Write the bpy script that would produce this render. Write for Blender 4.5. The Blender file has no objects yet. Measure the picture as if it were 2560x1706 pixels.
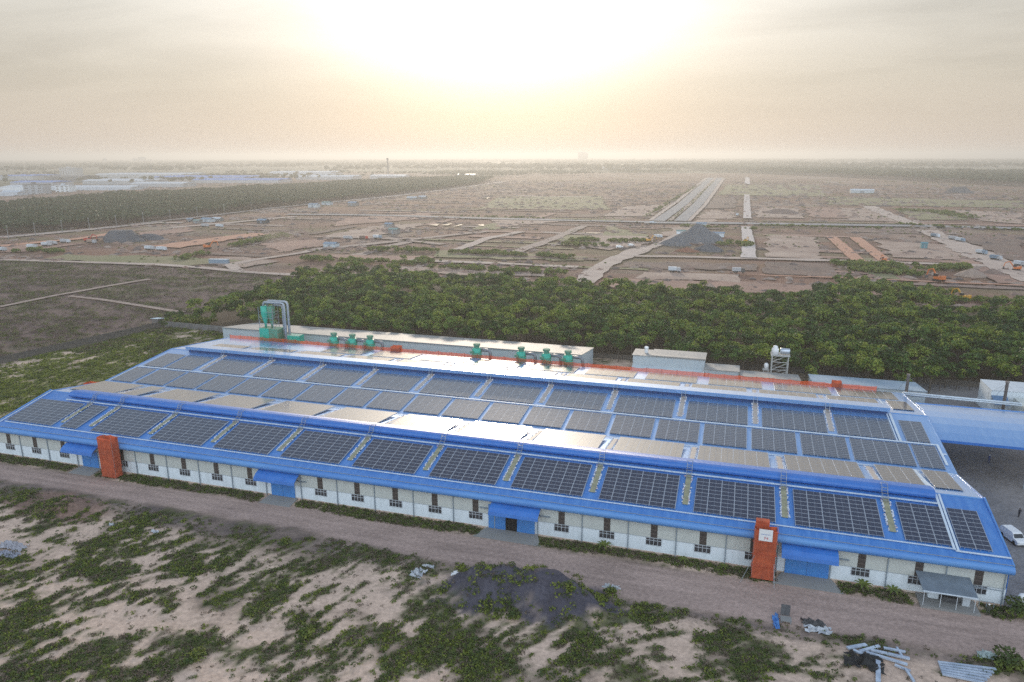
import bpy, bmesh, math, random
import numpy as np
from mathutils import Vector, Matrix
random.seed(7); RNG = np.random.default_rng(7)
S = bpy.context.scene
COL = S.collection
R = math.radians

# ------------------------------------------------------------------ camera
CAM = Vector((-39.156, -105.88, 61.441))
YAW, PITCH, ROLL, FPX = -0.3, 0.2492, -0.0028, 1815.84
def cam_axes():
    cy, sy, cp, sp = math.cos(YAW), math.sin(YAW), math.cos(PITCH), math.sin(PITCH)
    f = Vector((sy*cp, cy*cp, -sp)); r = Vector((cy, -sy, 0)); u = r.cross(f)
    cr, sr = math.cos(ROLL), math.sin(ROLL)
    return cr*r + sr*u, -sr*r + cr*u, f
AR, AU, AF = cam_axes()
cd = bpy.data.cameras.new('camera'); cam = bpy.data.objects.new('camera', cd); COL.objects.link(cam)
m = Matrix((AR, AU, -AF)).transposed().to_4x4(); m.translation = CAM; cam.matrix_world = m
cd.sensor_width = 36; cd.lens = 36*FPX/2560; cd.clip_end = 60000; cd.clip_start = 1
S.camera = cam

# ------------------------------------------------------------------ sky and sun
SUN_AZ = -0.302 - 0.012      # angle from +Y towards +X
SUN_EL = R(11.5)
sd = Vector((math.sin(SUN_AZ)*math.cos(SUN_EL), math.cos(SUN_AZ)*math.cos(SUN_EL), math.sin(SUN_EL)))
W = bpy.data.worlds.new('World'); S.world = W; W.use_nodes = True
nt = W.node_tree; nt.nodes.clear()
def N(t, **k):
    n = nt.nodes.new(t)
    for a, b in k.items(): setattr(n, a, b)
    return n
def link(a, b): nt.links.new(a, b)
def mth(op, a, b=None, clamp=False):
    n = N('ShaderNodeMath', operation=op, use_clamp=clamp)
    for i, v in enumerate((a, b)):
        if v is None: continue
        if isinstance(v, (int, float)): n.inputs[i].default_value = v
        else: link(v, n.inputs[i])
    return n.outputs[0]
def mixc(f, a, b, mode='MIX'):
    n = N('ShaderNodeMix', data_type='RGBA', blend_type=mode)
    for s_, v in ((n.inputs[0], f), (n.inputs[6], a), (n.inputs[7], b)):
        if isinstance(v, (int, float)): s_.default_value = v
        elif isinstance(v, tuple): s_.default_value = (*v, 1)
        else: link(v, s_)
    return n.outputs[2]
SKY_STR = 0.1
sky = N('ShaderNodeTexSky', sky_type='NISHITA', sun_disc=False, sun_elevation=SUN_EL, sun_rotation=SUN_AZ,
        air_density=1.2, dust_density=3.0, ozone_density=1.0, altitude=60)
tc = N('ShaderNodeTexCoord'); sep = N('ShaderNodeSeparateXYZ'); link(tc.outputs['Generated'], sep.inputs[0])
dz = sep.outputs[2]
dot = N('ShaderNodeVectorMath', operation='DOT_PRODUCT'); link(tc.outputs['Generated'], dot.inputs[0]); dot.inputs[1].default_value = sd
c = mth('MAXIMUM', dot.outputs['Value'], 0.0)
# thin overcast veil: warm near the horizon on the sun side, blue grey overhead and behind
ramp = N('ShaderNodeValToRGB'); link(mth('MULTIPLY', mth('MAXIMUM', dz, 0.0), 1.0), ramp.inputs[0])
cr = ramp.color_ramp; cr.elements[0].position = 0.0; cr.elements[0].color = (.28, .24, .21, 1)
cr.elements[1].position = 1.0; cr.elements[1].color = (.11, .15, .23, 1)
for p_, c_ in ((.035, (.275, .243, .207)), (.09, (.258, .238, .205)), (.19, (.275, .268, .248)), (.33, (.27, .29, .305)), (.50, (.175, .235, .315)), (.72, (.075, .11, .19))):
    e = cr.elements.new(p_); e.color = (*c_, 1)
# long flat clouds: noise on the direction projected to a high plane
pr = N('ShaderNodeVectorMath', operation='DIVIDE'); link(tc.outputs['Generated'], pr.inputs[0])
cmb = N('ShaderNodeCombineXYZ'); dzz = mth('ADD', mth('MAXIMUM', dz, 0.0), 0.09)
for i in range(3): link(dzz, cmb.inputs[i])
link(cmb.outputs[0], pr.inputs[1])
mp = N('ShaderNodeMapping'); link(pr.outputs[0], mp.inputs[0]); mp.inputs['Scale'].default_value = (.55, .9, 0); mp.inputs['Rotation'].default_value = (0, 0, R(25)); mp.inputs['Location'].default_value = (3.1, 1.7, 0)
nz = N('ShaderNodeTexNoise'); link(mp.outputs[0], nz.inputs[0]); nz.inputs['Scale'].default_value = 1.1; nz.inputs['Detail'].default_value = 8; nz.inputs['Roughness'].default_value = .55; nz.inputs['Distortion'].default_value = .4
mr = N('ShaderNodeMapRange'); link(nz.outputs[0], mr.inputs[0])
for i, v in ((1, .40), (2, .66), (3, 1.10), (4, 0.80)): mr.inputs[i].default_value = v
hz = N('ShaderNodeMapRange'); link(dz, hz.inputs[0])
for i, v in ((1, .03), (2, .16), (3, 0.0), (4, 1.0)): hz.inputs[i].default_value = v
cl = mth('SUBTRACT', 1.0, mth('MULTIPLY', mth('SUBTRACT', 1.0, mr.outputs[0]), hz.outputs[0]))
hd = N('ShaderNodeVectorMath', operation='DOT_PRODUCT'); link(tc.outputs['Generated'], hd.inputs[0]); hd.inputs[1].default_value = (-math.sin(SUN_AZ), -math.cos(SUN_AZ), 0)
sf = N('ShaderNodeMapRange', interpolation_type='SMOOTHSTEP'); link(hd.outputs['Value'], sf.inputs[0])
for i, v in ((1, -.25), (2, .75), (3, 0.0), (4, 1.0)): sf.inputs[i].default_value = v
rampc = mixc(sf.outputs[0], ramp.outputs[0], (.60, .69, .80))
vm = N('ShaderNodeVectorMath', operation='SCALE'); link(rampc, vm.inputs[0]); link(cl, vm.inputs[3])
# the glow of the sun through the veil, cut low by a bank of haze near the horizon
g1 = mth('MULTIPLY', mth('POWER', c, 90.0), .42)
g2 = mth('MULTIPLY', mth('POWER', c, 18.0), .25)
g3 = mth('MULTIPLY', mth('POWER', c, 12.0), .05)
bank = N('ShaderNodeMapRange', interpolation_type='SMOOTHSTEP'); link(mth('ADD', dz, mth('MULTIPLY', nz.outputs[0], .05)), bank.inputs[0])
for i, v in ((1, .065), (2, .21), (3, .10), (4, 1.0)): bank.inputs[i].default_value = v
glow = mth('ADD', mth('MULTIPLY', mth('ADD', g1, g2), bank.outputs[0]), g3)
gs = N('ShaderNodeVectorMath', operation='SCALE'); gs.inputs[0].default_value = (1.0, .975, .92); link(glow, gs.inputs[3])
ad = N('ShaderNodeVectorMath', operation='ADD'); link(vm.outputs[0], ad.inputs[0]); link(gs.outputs[0], ad.inputs[1])
up = N('ShaderNodeVectorMath', operation='SCALE'); link(ad.outputs[0], up.inputs[0]); up.inputs[3].default_value = 1/SKY_STR
mixed = mixc(.975, sky.outputs[0], up.outputs[0])
bg = N('ShaderNodeBackground'); link(mixed, bg.inputs[0]); bg.inputs[1].default_value = SKY_STR
out = N('ShaderNodeOutputWorld'); link(bg.outputs[0], out.inputs[0])

sl = bpy.data.lights.new('sun', 'SUN'); sl.energy = 1.1; sl.angle = R(8.0); sl.color = (1, .84, .66)
so = bpy.data.objects.new('sun', sl); COL.objects.link(so); so.rotation_euler = sd.to_track_quat('Z', 'Y').to_euler(); so.location = (0, 0, 100)

vs = S.view_settings; vs.view_transform = 'Standard'; vs.look = 'None'; vs.gamma = 1; vs.exposure = 1.15; vs.use_curve_mapping = False
S.render.engine = 'CYCLES'; cy = S.cycles
cy.use_denoising = False; cy.max_bounces = 6; cy.diffuse_bounces = 3; cy.glossy_bounces = 3; cy.volume_bounces = 0; cy.transparent_max_bounces = 12
cy.use_adaptive_sampling = True; cy.adaptive_threshold = .008

# ------------------------------------------------------------------ helpers
K = 2560/2353
def at(u, v, z=0.0):
    """world point on the level z seen at the place (u, v) of the 2353 px wide photograph"""
    d = (u*K-1280)/FPX*AR - (v*K-853)/FPX*AU + AF
    t = (z-CAM.z)/d.z
    return CAM.x+t*d.x, CAM.y+t*d.y
def atY(u, v, y):
    d = (u*K-1280)/FPX*AR - (v*K-853)/FPX*AU + AF
    t = (y-CAM.y)/d.y
    return CAM.x+t*d.x, CAM.z+t*d.z

MATS = {}
def mat(name, col, rough=.8, col2=None, scale=1.0, metal=0.0, bump=0.0, bscale=None, spec=.5, detail=6, contrast=(.35, .65), wave=None, trans=0.0, alpha=1.0, attr=False, stretch=None, coat=None):
    m = bpy.data.materials.new(name); m.use_nodes = True; t = m.node_tree
    b = t.nodes['Principled BSDF']; o = t.nodes['Material Output']
    b.inputs['Base Color'].default_value = (*col, 1); b.inputs['Roughness'].default_value = rough; b.inputs['Metallic'].default_value = metal
    b.inputs['Specular IOR Level'].default_value = spec
    if coat: b.inputs['Coat Weight'].default_value = coat[0]; b.inputs['Coat Roughness'].default_value = coat[1]; b.inputs['Coat IOR'].default_value = coat[2]
    L = t.links.new
    tcn = t.nodes.new('ShaderNodeTexCoord'); src = tcn.outputs['Object']
    if stretch:
        mpn = t.nodes.new('ShaderNodeMapping'); L(src, mpn.inputs[0]); mpn.inputs['Scale'].default_value = stretch; src = mpn.outputs[0]
    colour = None
    if col2:
        n = t.nodes.new('ShaderNodeTexNoise'); L(src, n.inputs[0]); n.inputs['Scale'].default_value = scale; n.inputs['Detail'].default_value = detail; n.inputs['Roughness'].default_value = .62
        r = t.nodes.new('ShaderNodeMapRange'); L(n.outputs[0], r.inputs[0]); r.inputs[1].default_value, r.inputs[2].default_value = contrast
        x = t.nodes.new('ShaderNodeMix'); x.data_type = 'RGBA'; L(r.outputs[0], x.inputs[0]); x.inputs[6].default_value = (*col, 1); x.inputs[7].default_value = (*col2, 1)
        colour = x.outputs[2]
    if attr:
        a = t.nodes.new('ShaderNodeAttribute'); a.attribute_name = 'Col'
        x = t.nodes.new('ShaderNodeMix'); x.data_type = 'RGBA'; x.blend_type = 'MULTIPLY'; x.inputs[0].default_value = 1
        L(a.outputs[0], x.inputs[6]); 
        if colour: L(colour, x.inputs[7])
        else: x.inputs[7].default_value = (1, 1, 1, 1)
        colour = x.outputs[2]
    if colour: L(colour, b.inputs['Base Color'])
    if bump:
        bn = t.nodes.new('ShaderNodeBump'); bn.inputs['Strength'].default_value = bump
        if wave:
            w = t.nodes.new('ShaderNodeTexWave'); w.bands_direction = wave; L(tcn.outputs['Object'], w.inputs[0]); w.inputs['Scale'].default_value = bscale or 1; bn.inputs['Distance'].default_value = .05
            L(w.outputs[1], bn.inputs['Height'])
        else:
            n2 = t.nodes.new('ShaderNodeTexNoise'); L(tcn.outputs['Object'], n2.inputs[0]); n2.inputs['Scale'].default_value = bscale or scale*3; n2.inputs['Detail'].default_value = 5; bn.inputs['Distance'].default_value = .15
            L(n2.outputs[0], bn.inputs['Height'])
        L(bn.outputs[0], b.inputs['Normal'])
    if trans:
        tr = t.nodes.new('ShaderNodeBsdfTranslucent'); mx = t.nodes.new('ShaderNodeMixShader'); mx.inputs[0].default_value = trans
        if colour: L(colour, tr.inputs[0])
        else: tr.inputs[0].default_value = (*col, 1)
        L(b.outputs[0], mx.inputs[1]); L(tr.outputs[0], mx.inputs[2]); L(mx.outputs[0], o.inputs[0])
    if alpha < 1:
        b.inputs['Alpha'].default_value = alpha
    MATS[name] = m; return m

def tag(o, label=None, cat=None, group=None, kind=None):
    if label: o['label'] = label
    if cat: o['category'] = cat
    if group: o['group'] = group
    if kind: o['kind'] = kind
    return o
def empty(name, loc=(0, 0, 0), label=None, cat=None, group=None, rz=0):
    o = bpy.data.objects.new(name, None); COL.objects.link(o); o.location = loc; o.rotation_euler = (0, 0, rz); o.empty_display_size = .1
    return tag(o, label, cat, group)

class MB:
    def __init__(s): s.v = []; s.f = []; s.m = []; s.mi = 0
    def q(s, *pts):
        n = len(s.v); s.v += [tuple(p) for p in pts]; s.f.append(tuple(range(n, n+len(pts)))); s.m.append(s.mi); return s
    def hexa(s, p):   # 8 points: bottom 4 ccw, top 4 ccw
        n = len(s.v); s.v += [tuple(a) for a in p]
        for f in ((3, 2, 1, 0), (4, 5, 6, 7), (0, 1, 5, 4), (1, 2, 6, 5), (2, 3, 7, 6), (3, 0, 4, 7)): s.f.append(tuple(n+i for i in f)); s.m.append(s.mi)
        return s
    def box(s, x0, x1, y0, y1, z0, z1):
        return s.hexa([(x0, y0, z0), (x1, y0, z0), (x1, y1, z0), (x0, y1, z0), (x0, y0, z1), (x1, y0, z1), (x1, y1, z1), (x0, y1, z1)])
    def bar(s, a, b, w, h=None):
        a, b = Vector(a), Vector(b); h = h or w; d = (b-a).normalized()
        x = d.cross(Vector((0, 0, 1)))
        if x.length < 1e-3: x = Vector((1, 0, 0))
        x.normalize(); y = x.cross(d); x *= w/2; y *= h/2
        return s.hexa([a-x-y, a+x-y, b+x-y, b-x-y, a-x+y, a+x+y, b+x+y, b-x+y])
    def tube(s, pts, r, n=8, cap=True):
        pts = [Vector(p) for p in pts]; rs = r if isinstance(r, (list, tuple)) else [r]*len(pts)
        base = len(s.v); px = None
        for i, p in enumerate(pts):
            d = (pts[min(i+1, len(pts)-1)]-pts[max(i-1, 0)]).normalized()
            x = px - px.dot(d)*d if px is not None else d.orthogonal()
            x.normalize(); px = x; y = d.cross(x)
            for k in range(n):
                a = 2*math.pi*k/n; s.v.append(tuple(p+rs[i]*(math.cos(a)*x+math.sin(a)*y)))
        for i in range(len(pts)-1):
            for k in range(n):
                s.f.append((base+i*n+k, base+i*n+(k+1) % n, base+(i+1)*n+(k+1) % n, base+(i+1)*n+k)); s.m.append(s.mi)
        if cap:
            s.f.append(tuple(base+k for k in range(n))[::-1]); s.m.append(s.mi)
            s.f.append(tuple(base+(len(pts)-1)*n+k for k in range(n))); s.m.append(s.mi)
        return s
    def lathe(s, cx, cy, prof, n=14):
        return s.tube([(cx, cy, z) for z, r in prof], [r for z, r in prof], n)
    def extrude(s, prof, x0, x1, cap=True):   # prof (y,z) polygon, extruded along x
        n = len(prof); b = len(s.v)
        s.v += [(x0, y, z) for y, z in prof]+[(x1, y, z) for y, z in prof]
        for i in range(n): s.f.append((b+i, b+(i+1) % n, b+n+(i+1) % n, b+n+i)); s.m.append(s.mi)
        if cap: s.f.append(tuple(range(b, b+n))[::-1]); s.m.append(s.mi); s.f.append(tuple(range(b+n, b+2*n))); s.m.append(s.mi)
        return s
    def mesh(s, name, mats):
        me = bpy.data.meshes.new(name); me.from_pydata(s.v, [], s.f)
        for m_ in (mats if isinstance(mats, (list, tuple)) else [mats]): me.materials.append(m_)
        me.polygons.foreach_set('material_index', s.m); me.validate(); me.update(); return me
    def build(s, name, mats, parent=None, smooth=False):
        me = s.mesh(name, mats)
        bm = bmesh.new(); bm.from_mesh(me); bmesh.ops.recalc_face_normals(bm, faces=bm.faces); bm.to_mesh(me); bm.free()
        if smooth: me.polygons.foreach_set('use_smooth', [True]*len(me.polygons))
        return place(name, me, parent)
def place(name, me, parent=None, loc=None, rz=None):
    o = bpy.data.objects.new(name, me); COL.objects.link(o)
    if parent is not None: o.parent = parent
    if loc is not None: o.location = loc
    if rz is not None: o.rotation_euler = (0, 0, rz)
    return o
ORD = ['first', 'second', 'third', 'fourth', 'fifth', 'sixth', 'seventh', 'eighth', 'ninth', 'tenth', 'eleventh', 'twelfth', 'thirteenth', 'fourteenth', 'fifteenth', 'sixteenth', 'seventeenth', 'eighteenth', 'nineteenth', 'twentieth', 'twenty-first', 'twenty-second', 'twenty-third', 'twenty-fourth', 'twenty-fifth', 'twenty-sixth']

# numpy value noise
_tab = RNG.random((256, 256))
def vnoise(x, y):
    xi, yi = np.floor(x).astype(int), np.floor(y).astype(int); fx, fy = x-xi, y-yi
    fx = fx*fx*(3-2*fx); fy = fy*fy*(3-2*fy)
    g = lambda a, b: _tab[a % 256, b % 256]
    return (g(xi, yi)*(1-fx)+g(xi+1, yi)*fx)*(1-fy)+(g(xi, yi+1)*(1-fx)+g(xi+1, yi+1)*fx)*fy
def fbm(x, y, s, o=4, seed=0):
    x = np.asarray(x, float)/s+seed*17.3; y = np.asarray(y, float)/s+seed*9.1; r = 0; a = 1; t = 0
    for i in range(o): r = r+a*vnoise(x, y); t += a; a *= .55; x = x*2.03+5.2; y = y*2.03+1.7
    return r/t
def sstep(a, b, x): t = np.clip((x-a)/(b-a), 0, 1); return t*t*(3-2*t)

def grid_mesh(name, x0, x1, y0, y1, step, func, material, kind='structure', keep=None):
    xs = np.arange(x0, x1+step*.5, step); ys = np.arange(y0, y1+step*.5, step)
    X, Y = np.meshgrid(xs, ys); z, colr = func(X, Y)
    nx, ny = len(xs), len(ys)
    co = np.stack([X, Y, z], -1).reshape(-1, 3)
    i = np.arange(nx*ny).reshape(ny, nx)
    q = np.stack([i[:-1, :-1], i[:-1, 1:], i[1:, 1:], i[1:, :-1]], -1).reshape(-1, 4)
    me = bpy.data.meshes.new(name); me.vertices.add(len(co)); me.vertices.foreach_set('co', co.ravel())
    me.loops.add(q.size); me.loops.foreach_set('vertex_index', q.ravel()); me.polygons.add(len(q)); me.polygons.foreach_set('loop_start', np.arange(len(q))*4)
    me.update(); me.validate()
    a = me.color_attributes.new('Col', 'FLOAT_COLOR', 'POINT'); cc = np.ones((len(co), 4)); cc[:, :3] = colr.reshape(-1, 3); a.data.foreach_set('color', cc.ravel())
    me.polygons.foreach_set('use_smooth', [True]*len(me.polygons))
    me.materials.append(material); o = place(name, me); o['kind'] = kind; return o

SRC = bpy.data.collections  # prototypes live in collections that are not linked to the scene
def proto_collection(name, objs):
    c_ = SRC.new(name)
    for o in objs:
        for u_ in list(o.users_collection): u_.objects.unlink(o)
        c_.objects.link(o)
    return c_
def scatter(name, pts, scl, coll, material_kind='stuff', label=None, cat=None):
    """pts Nx3, scl N -> one object whose geometry nodes put one of coll's meshes on each point"""
    me = bpy.data.meshes.new(name); me.vertices.add(len(pts)); me.vertices.foreach_set('co', np.asarray(pts, float).ravel())
    a = me.attributes.new('scl', 'FLOAT', 'POINT'); a.data.foreach_set('value', np.asarray(scl, float))
    o = place(name, me); tag(o, label, cat, kind=material_kind)
    g = bpy.data.node_groups.new(name, 'GeometryNodeTree'); g.interface.new_socket('Geometry', in_out='INPUT', socket_type='NodeSocketGeometry'); g.interface.new_socket('Geometry', in_out='OUTPUT', socket_type='NodeSocketGeometry')
    n = g.nodes.new; gi = n('NodeGroupInput'); go = n('NodeGroupOutput'); iop = n('GeometryNodeInstanceOnPoints'); ci = n('GeometryNodeCollectionInfo')
    ci.inputs['Collection'].default_value = coll; ci.inputs['Separate Children'].default_value = True; ci.inputs['Reset Children'].default_value = True
    iop.inputs['Pick Instance'].default_value = True
    rv = n('FunctionNodeRandomValue'); rv.data_type = 'FLOAT_VECTOR'; rv.inputs[0].default_value = (-.12, -.12, 0); rv.inputs[1].default_value = (.12, .12, 6.283)
    at_ = n('GeometryNodeInputNamedAttribute'); at_.data_type = 'FLOAT'; at_.inputs[0].default_value = 'scl'
    ri = n('FunctionNodeRandomValue'); ri.data_type = 'INT'; ri.inputs[4].default_value = 0; ri.inputs[5].default_value = max(0, len(coll.objects)-1)
    L = g.links.new
    L(gi.outputs[0], iop.inputs['Points']); L(ci.outputs[0], iop.inputs['Instance']); L(rv.outputs[0], iop.inputs['Rotation']); L(at_.outputs[0], iop.inputs['Scale']); L(ri.outputs[2], iop.inputs['Instance Index'])
    L(iop.outputs[0], go.inputs[0])
    md = o.modifiers.new('scatter', 'NODES'); md.node_group = g
    return o

# ------------------------------------------------------------------ materials
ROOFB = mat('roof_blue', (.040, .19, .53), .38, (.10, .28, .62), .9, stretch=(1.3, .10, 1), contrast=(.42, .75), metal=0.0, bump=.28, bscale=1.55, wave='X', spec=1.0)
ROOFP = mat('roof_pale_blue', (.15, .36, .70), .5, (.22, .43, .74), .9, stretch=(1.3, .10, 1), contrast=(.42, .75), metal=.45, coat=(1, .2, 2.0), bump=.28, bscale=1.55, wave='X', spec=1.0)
DEEPB = mat('trim_blue', (.025, .145, .48), .42, (.04, .185, .55), .5, bump=.3, bscale=1.55, wave='X', spec=.6)
ROLLB = mat('eave_roll_blue', (.07, .22, .55), .45, (.12, .30, .60), .35, stretch=(.2, 1, 1), spec=.5)
DOORB = mat('door_blue', (.05, .21, .56), .5, (.07, .26, .60), 1.2, bump=.3, bscale=2.2, wave='X')
WHITEW = mat('wall_white', (.76, .82, .85), .8, (.60, .65, .66), .8, stretch=(1, 1, .22), contrast=(.45, .8))
CLAD = mat('cladding_cream', (.60, .62, .57), .6, (.54, .56, .52), .4, bump=.5, bscale=2.0, wave='X')
SOILED = mat('soiled_base', (.50, .34, .25), .9, (.66, .56, .48), .8)
TRIM = mat('trim_grey', (.62, .66, .68), .5, (.5, .54, .57), 1)
DKGREY = mat('downpipe_grey', (.24, .29, .33), .6)
TRAY = mat('tray_white', (.66, .74, .80), .45, (.55, .62, .68), .8)
GLASSD = mat('dark_glass', (.03, .035, .04), .15, (.06, .06, .07), 1.5, spec=.6)
LOUVRE = mat('louvre_brown', (.045, .036, .034), .7, (.075, .06, .05), 3)
BLACK = mat('dark_inside', (.012, .011, .010), .9)
PVC = mat('pv_cell', (.006, .010, .028), .5, (.012, .014, .032), .9, spec=.4, coat=(1, .13, 1.9))
PVF = mat('pv_frame', (.42, .45, .49), .5, coat=(.6, .4, 1.7))
PVL = mat('pv_line', (.16, .18, .22), .3)
ORANGE = mat('orange_net', (.70, .15, .06), .85, (.42, .09, .045), 1.1, trans=.3, stretch=(1, 1, .45), contrast=(.35, .7))
ORPOLE = mat('orange_pole', (.45, .08, .04), .7)
STEEL = mat('galvanised', (.42, .45, .47), .38, (.30, .33, .36), 2, metal=.4)
GREENM = mat('machine_green', (.02, .36, .25), .45, (.03, .44, .31), 1.1)
GREEND = mat('machine_green_rust', (.07, .28, .19), .7, (.25, .16, .08), 1.3, contrast=(.45, .75))
SHEDR = mat('shed_roof_grey', (.27, .27, .26), .6, (.36, .34, .31), .5, stretch=(1.2, .2, 1), bump=.4, bscale=1.6, wave='X')
SHEDW = mat('shed_wall', (.46, .53, .57), .7, (.52, .58, .60), .3, bump=.4, bscale=2.2, wave='X')
CONC = mat('concrete', (.25, .245, .235), .9, (.24, .24, .23), .7)
CONCD = mat('concrete_dark', (.13, .12, .115), .95, (.20, .18, .16), .8)
WHITEP = mat('white_paint', (.8, .8, .79), .4)
CARGL = mat('car_glass', (.02, .025, .03), .1)
RUBBER = mat('rubber', (.02, .02, .02), .8)
YELLOWP = mat('yellow_paint', (.65, .33, .03), .5)
ORANGEP = mat('orange_paint', (.60, .16, .03), .5)
REDP = mat('red_paint', (.45, .05, .03), .5)
SKYLT = mat('skylight_dirty', (.38, .36, .22), .6, (.20, .20, .14), .9)
SKYLP = mat('skylight_pale', (.55, .46, .38), .6, (.40, .36, .32), .9)
BAGW = mat('sandbag_white', (.70, .72, .75), .8, (.60, .42, .40), .9, contrast=(.5, .6))
TARP = mat('tarp_blue', (.06, .20, .50), .5, (.10, .28, .6), 2)
DARKSH = mat('dark_sheet', (.05, .05, .055), .7, (.10, .10, .10), 2)
GRAVELM = mat('gravel_grey', (.14, .15, .165), .95, (.085, .09, .10), .6, bump=.6, bscale=3)
GRAVELD = mat('gravel_dark', (.07, .075, .085), .95, (.12, .12, .13), .8, bump=.6, bscale=3)
SOILR = mat('soil_red', (.26, .11, .065), .95, (.19, .09, .06), .6, bump=.5, bscale=2)
SOILT = mat('soil_tan', (.36, .27, .21), .95, (.27, .20, .16), .5, bump=.5, bscale=2)
SOILB = mat('soil_brown', (.17, .12, .10), .95, (.24, .17, .14), .5, bump=.5, bscale=2)
TRUNK = mat('trunk_bark', (.11, .09, .07), .9)
CLOTHD = mat('dark_clothes', (.02, .02, .03), .9)
SKIN = mat('skin', (.35, .20, .13), .6)
HAT = mat('pale_cap', (.6, .7, .8), .6)

def leafmat(name, a, b, tr=.22, sc=.35):
    return mat(name, a, .62, b, sc, trans=tr, spec=.3, contrast=(.38, .62))
LEAF = [leafmat('leaf_a', (.048, .105, .020), (.14, .21, .036)), leafmat('leaf_b', (.022, .050, .016), (.055, .095, .022)), leafmat('leaf_c', (.14, .20, .026), (.27, .30, .045))]
WEED = [leafmat('weed_green', (.10, .145, .026), (.18, .205, .042), .25, .8), leafmat('weed_dark', (.05, .085, .02), (.10, .12, .035), .2, .8), leafmat('weed_brown', (.13, .10, .07), (.19, .155, .11), .2, .8), leafmat('weed_lime', (.16, .21, .03), (.26, .27, .06), .3, .8)]

# ------------------------------------------------------------------ ground
def blobmask(X, Y, blobs):
    m_ = np.zeros_like(X)
    for u, v, ru, rv in blobs:
        cx, cy_ = at(u, v); ax, ay = at(u+ru, v); bx, by = at(u, v-rv)
        e1 = np.array([ax-cx, ay-cy_]); e2 = np.array([bx-cx, by-cy_]); M = np.linalg.inv(np.array([e1, e2]).T)
        dx, dy = X-cx, Y-cy_; a_ = M[0, 0]*dx+M[0, 1]*dy; b_ = M[1, 0]*dx+M[1, 1]*dy
        m_ = np.maximum(m_, 1-np.clip(a_*a_+b_*b_, 0, 4)/2)
    return m_
GREEN_BLOBS = [(60, 1330, 170, 75), (150, 1300, 120, 60), (60, 1430, 110, 60), (70, 1500, 130, 60), (200, 1240, 120, 22), (260, 1215, 120, 20), (330, 1250, 130, 30), (430, 1290, 90, 35), (480, 1330, 120, 40), (590, 1370, 90, 40), (200, 1490, 80, 40), (330, 1390, 50, 22), (440, 1480, 50, 14),
  (455, 1520, 32, 22), (620, 1480, 140, 40), (700, 1540, 130, 40), (700, 1300, 25, 14), (760, 1300, 60, 20), (890, 1270, 90, 22), (960, 1310, 70, 25), (1000, 1400, 90, 60), (960, 1480, 120, 50), (1090, 1520, 90, 40), (1150, 1480, 110, 50), (1250, 1430, 120, 30), (1450, 1400, 130, 42), (1530, 1440, 70, 40), (1480, 1530, 140, 50),
  (1640, 1460, 120, 50), (1700, 1520, 130, 50), (1330, 1500, 60, 30), (30, 1140, 70, 25), (70, 1190, 90, 25), (20, 1230, 50, 20), (560, 1260, 70, 18), (1180, 1395, 90, 40), (1800, 1540, 60, 35), (330, 1560, 120, 20), (880, 1545, 60, 30), (2300, 1520, 70, 25)]
SAND_BLOBS = [(190, 1215, 40, 25), (130, 1210, 60, 20), (60, 1250, 110, 28), (20, 1230, 60, 35), (340, 1330, 70, 25), (330, 1440, 110, 30), (420, 1440, 120, 30), (560, 1450, 80, 25), (820, 1330, 60, 22), (880, 1400, 50, 30), (940, 1440, 30, 22), (1060, 1410, 25, 20), (1430, 1455, 60, 40), (1440, 1500, 60, 25), (1240, 1500, 70, 25), (700, 1510, 50, 15), (1610, 1420, 60, 25), (1830, 1480, 40, 22), (2050, 1530, 120, 28), (840, 1560, 70, 20), (480, 1555, 60, 14), (600, 1560, 60, 15), (1050, 1345, 60, 12), (1760, 1440, 60, 16)]
LEFT_GREEN = [(100, 880, 240, 30), (60, 920, 200, 26), (330, 830, 120, 25), (420, 790, 90, 20), (250, 860, 120, 25)]
def road_mask(X, Y):
    n = fbm(X, Y, 9, 4, 3)*2.6-1.3+fbm(X, Y, 2.0, 3, 8)*1.2-.6
    front = -11.8-.012*(X+80)+1.6*np.sin(X*.035)      # south edge
    north = -3.0+.6*np.sin(X*.05+1)
    m_ = sstep(-.6, .8, (north+n*.5)-Y)*sstep(-.8, 1.0, Y-(front+n))
    return m_
def near_masks(X, Y):
    warp = (fbm(X, Y, 7, 4, 1)-.5)*9
    g = blobmask(X+warp, Y+(fbm(X, Y, 7, 4, 2)-.5)*9, GREEN_BLOBS+LEFT_GREEN); s = blobmask(X-warp, Y+warp*.5, SAND_BLOBS)
    A_ = X*.42+Y*.91; B_ = -X*.91+Y*.42; lf = sstep(-40, -110, X); A_ = A_*lf+(X*.8+Y*.5)*(1-lf); B_ = B_*lf+(-X*.4+Y)*(1-lf)
    n = fbm(A_*.7, B_*1.4, 5.0, 5, 4)
    base = .5+(n-.5)*3.4; n3 = fbm(A_*.55, B_*1.5, 2.4, 4, 17); n4 = fbm(A_*.6, B_*1.5, 1.0, 3, 18)
    left = sstep(-184, -196, X)*sstep(-2, 4, Y)
    green = base*.42+g*.46-s*.60+.0+left*.22+(n3-.5)*1.9+(n4-.5)*1.3
    green = sstep(.22, .78, green)
    road = road_mask(X, Y)*(1-sstep(-187, -192, X)*sstep(-4, 0, Y))
    yard = sstep(.2, 1.2, X)*sstep(-3, 0, Y)
    verge = sstep(-14, -17, Y-0*X)   # disturbed brown earth between road and sand
    verge = (1-verge)*(1-road)*(Y < -8)
    return green*(1-road)*(1-yard), road, yard, np.clip(verge*(.4+n), 0, 1), s, n
HEAP = at(1190, 1365); HEAP2 = at(140, 1165)
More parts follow.
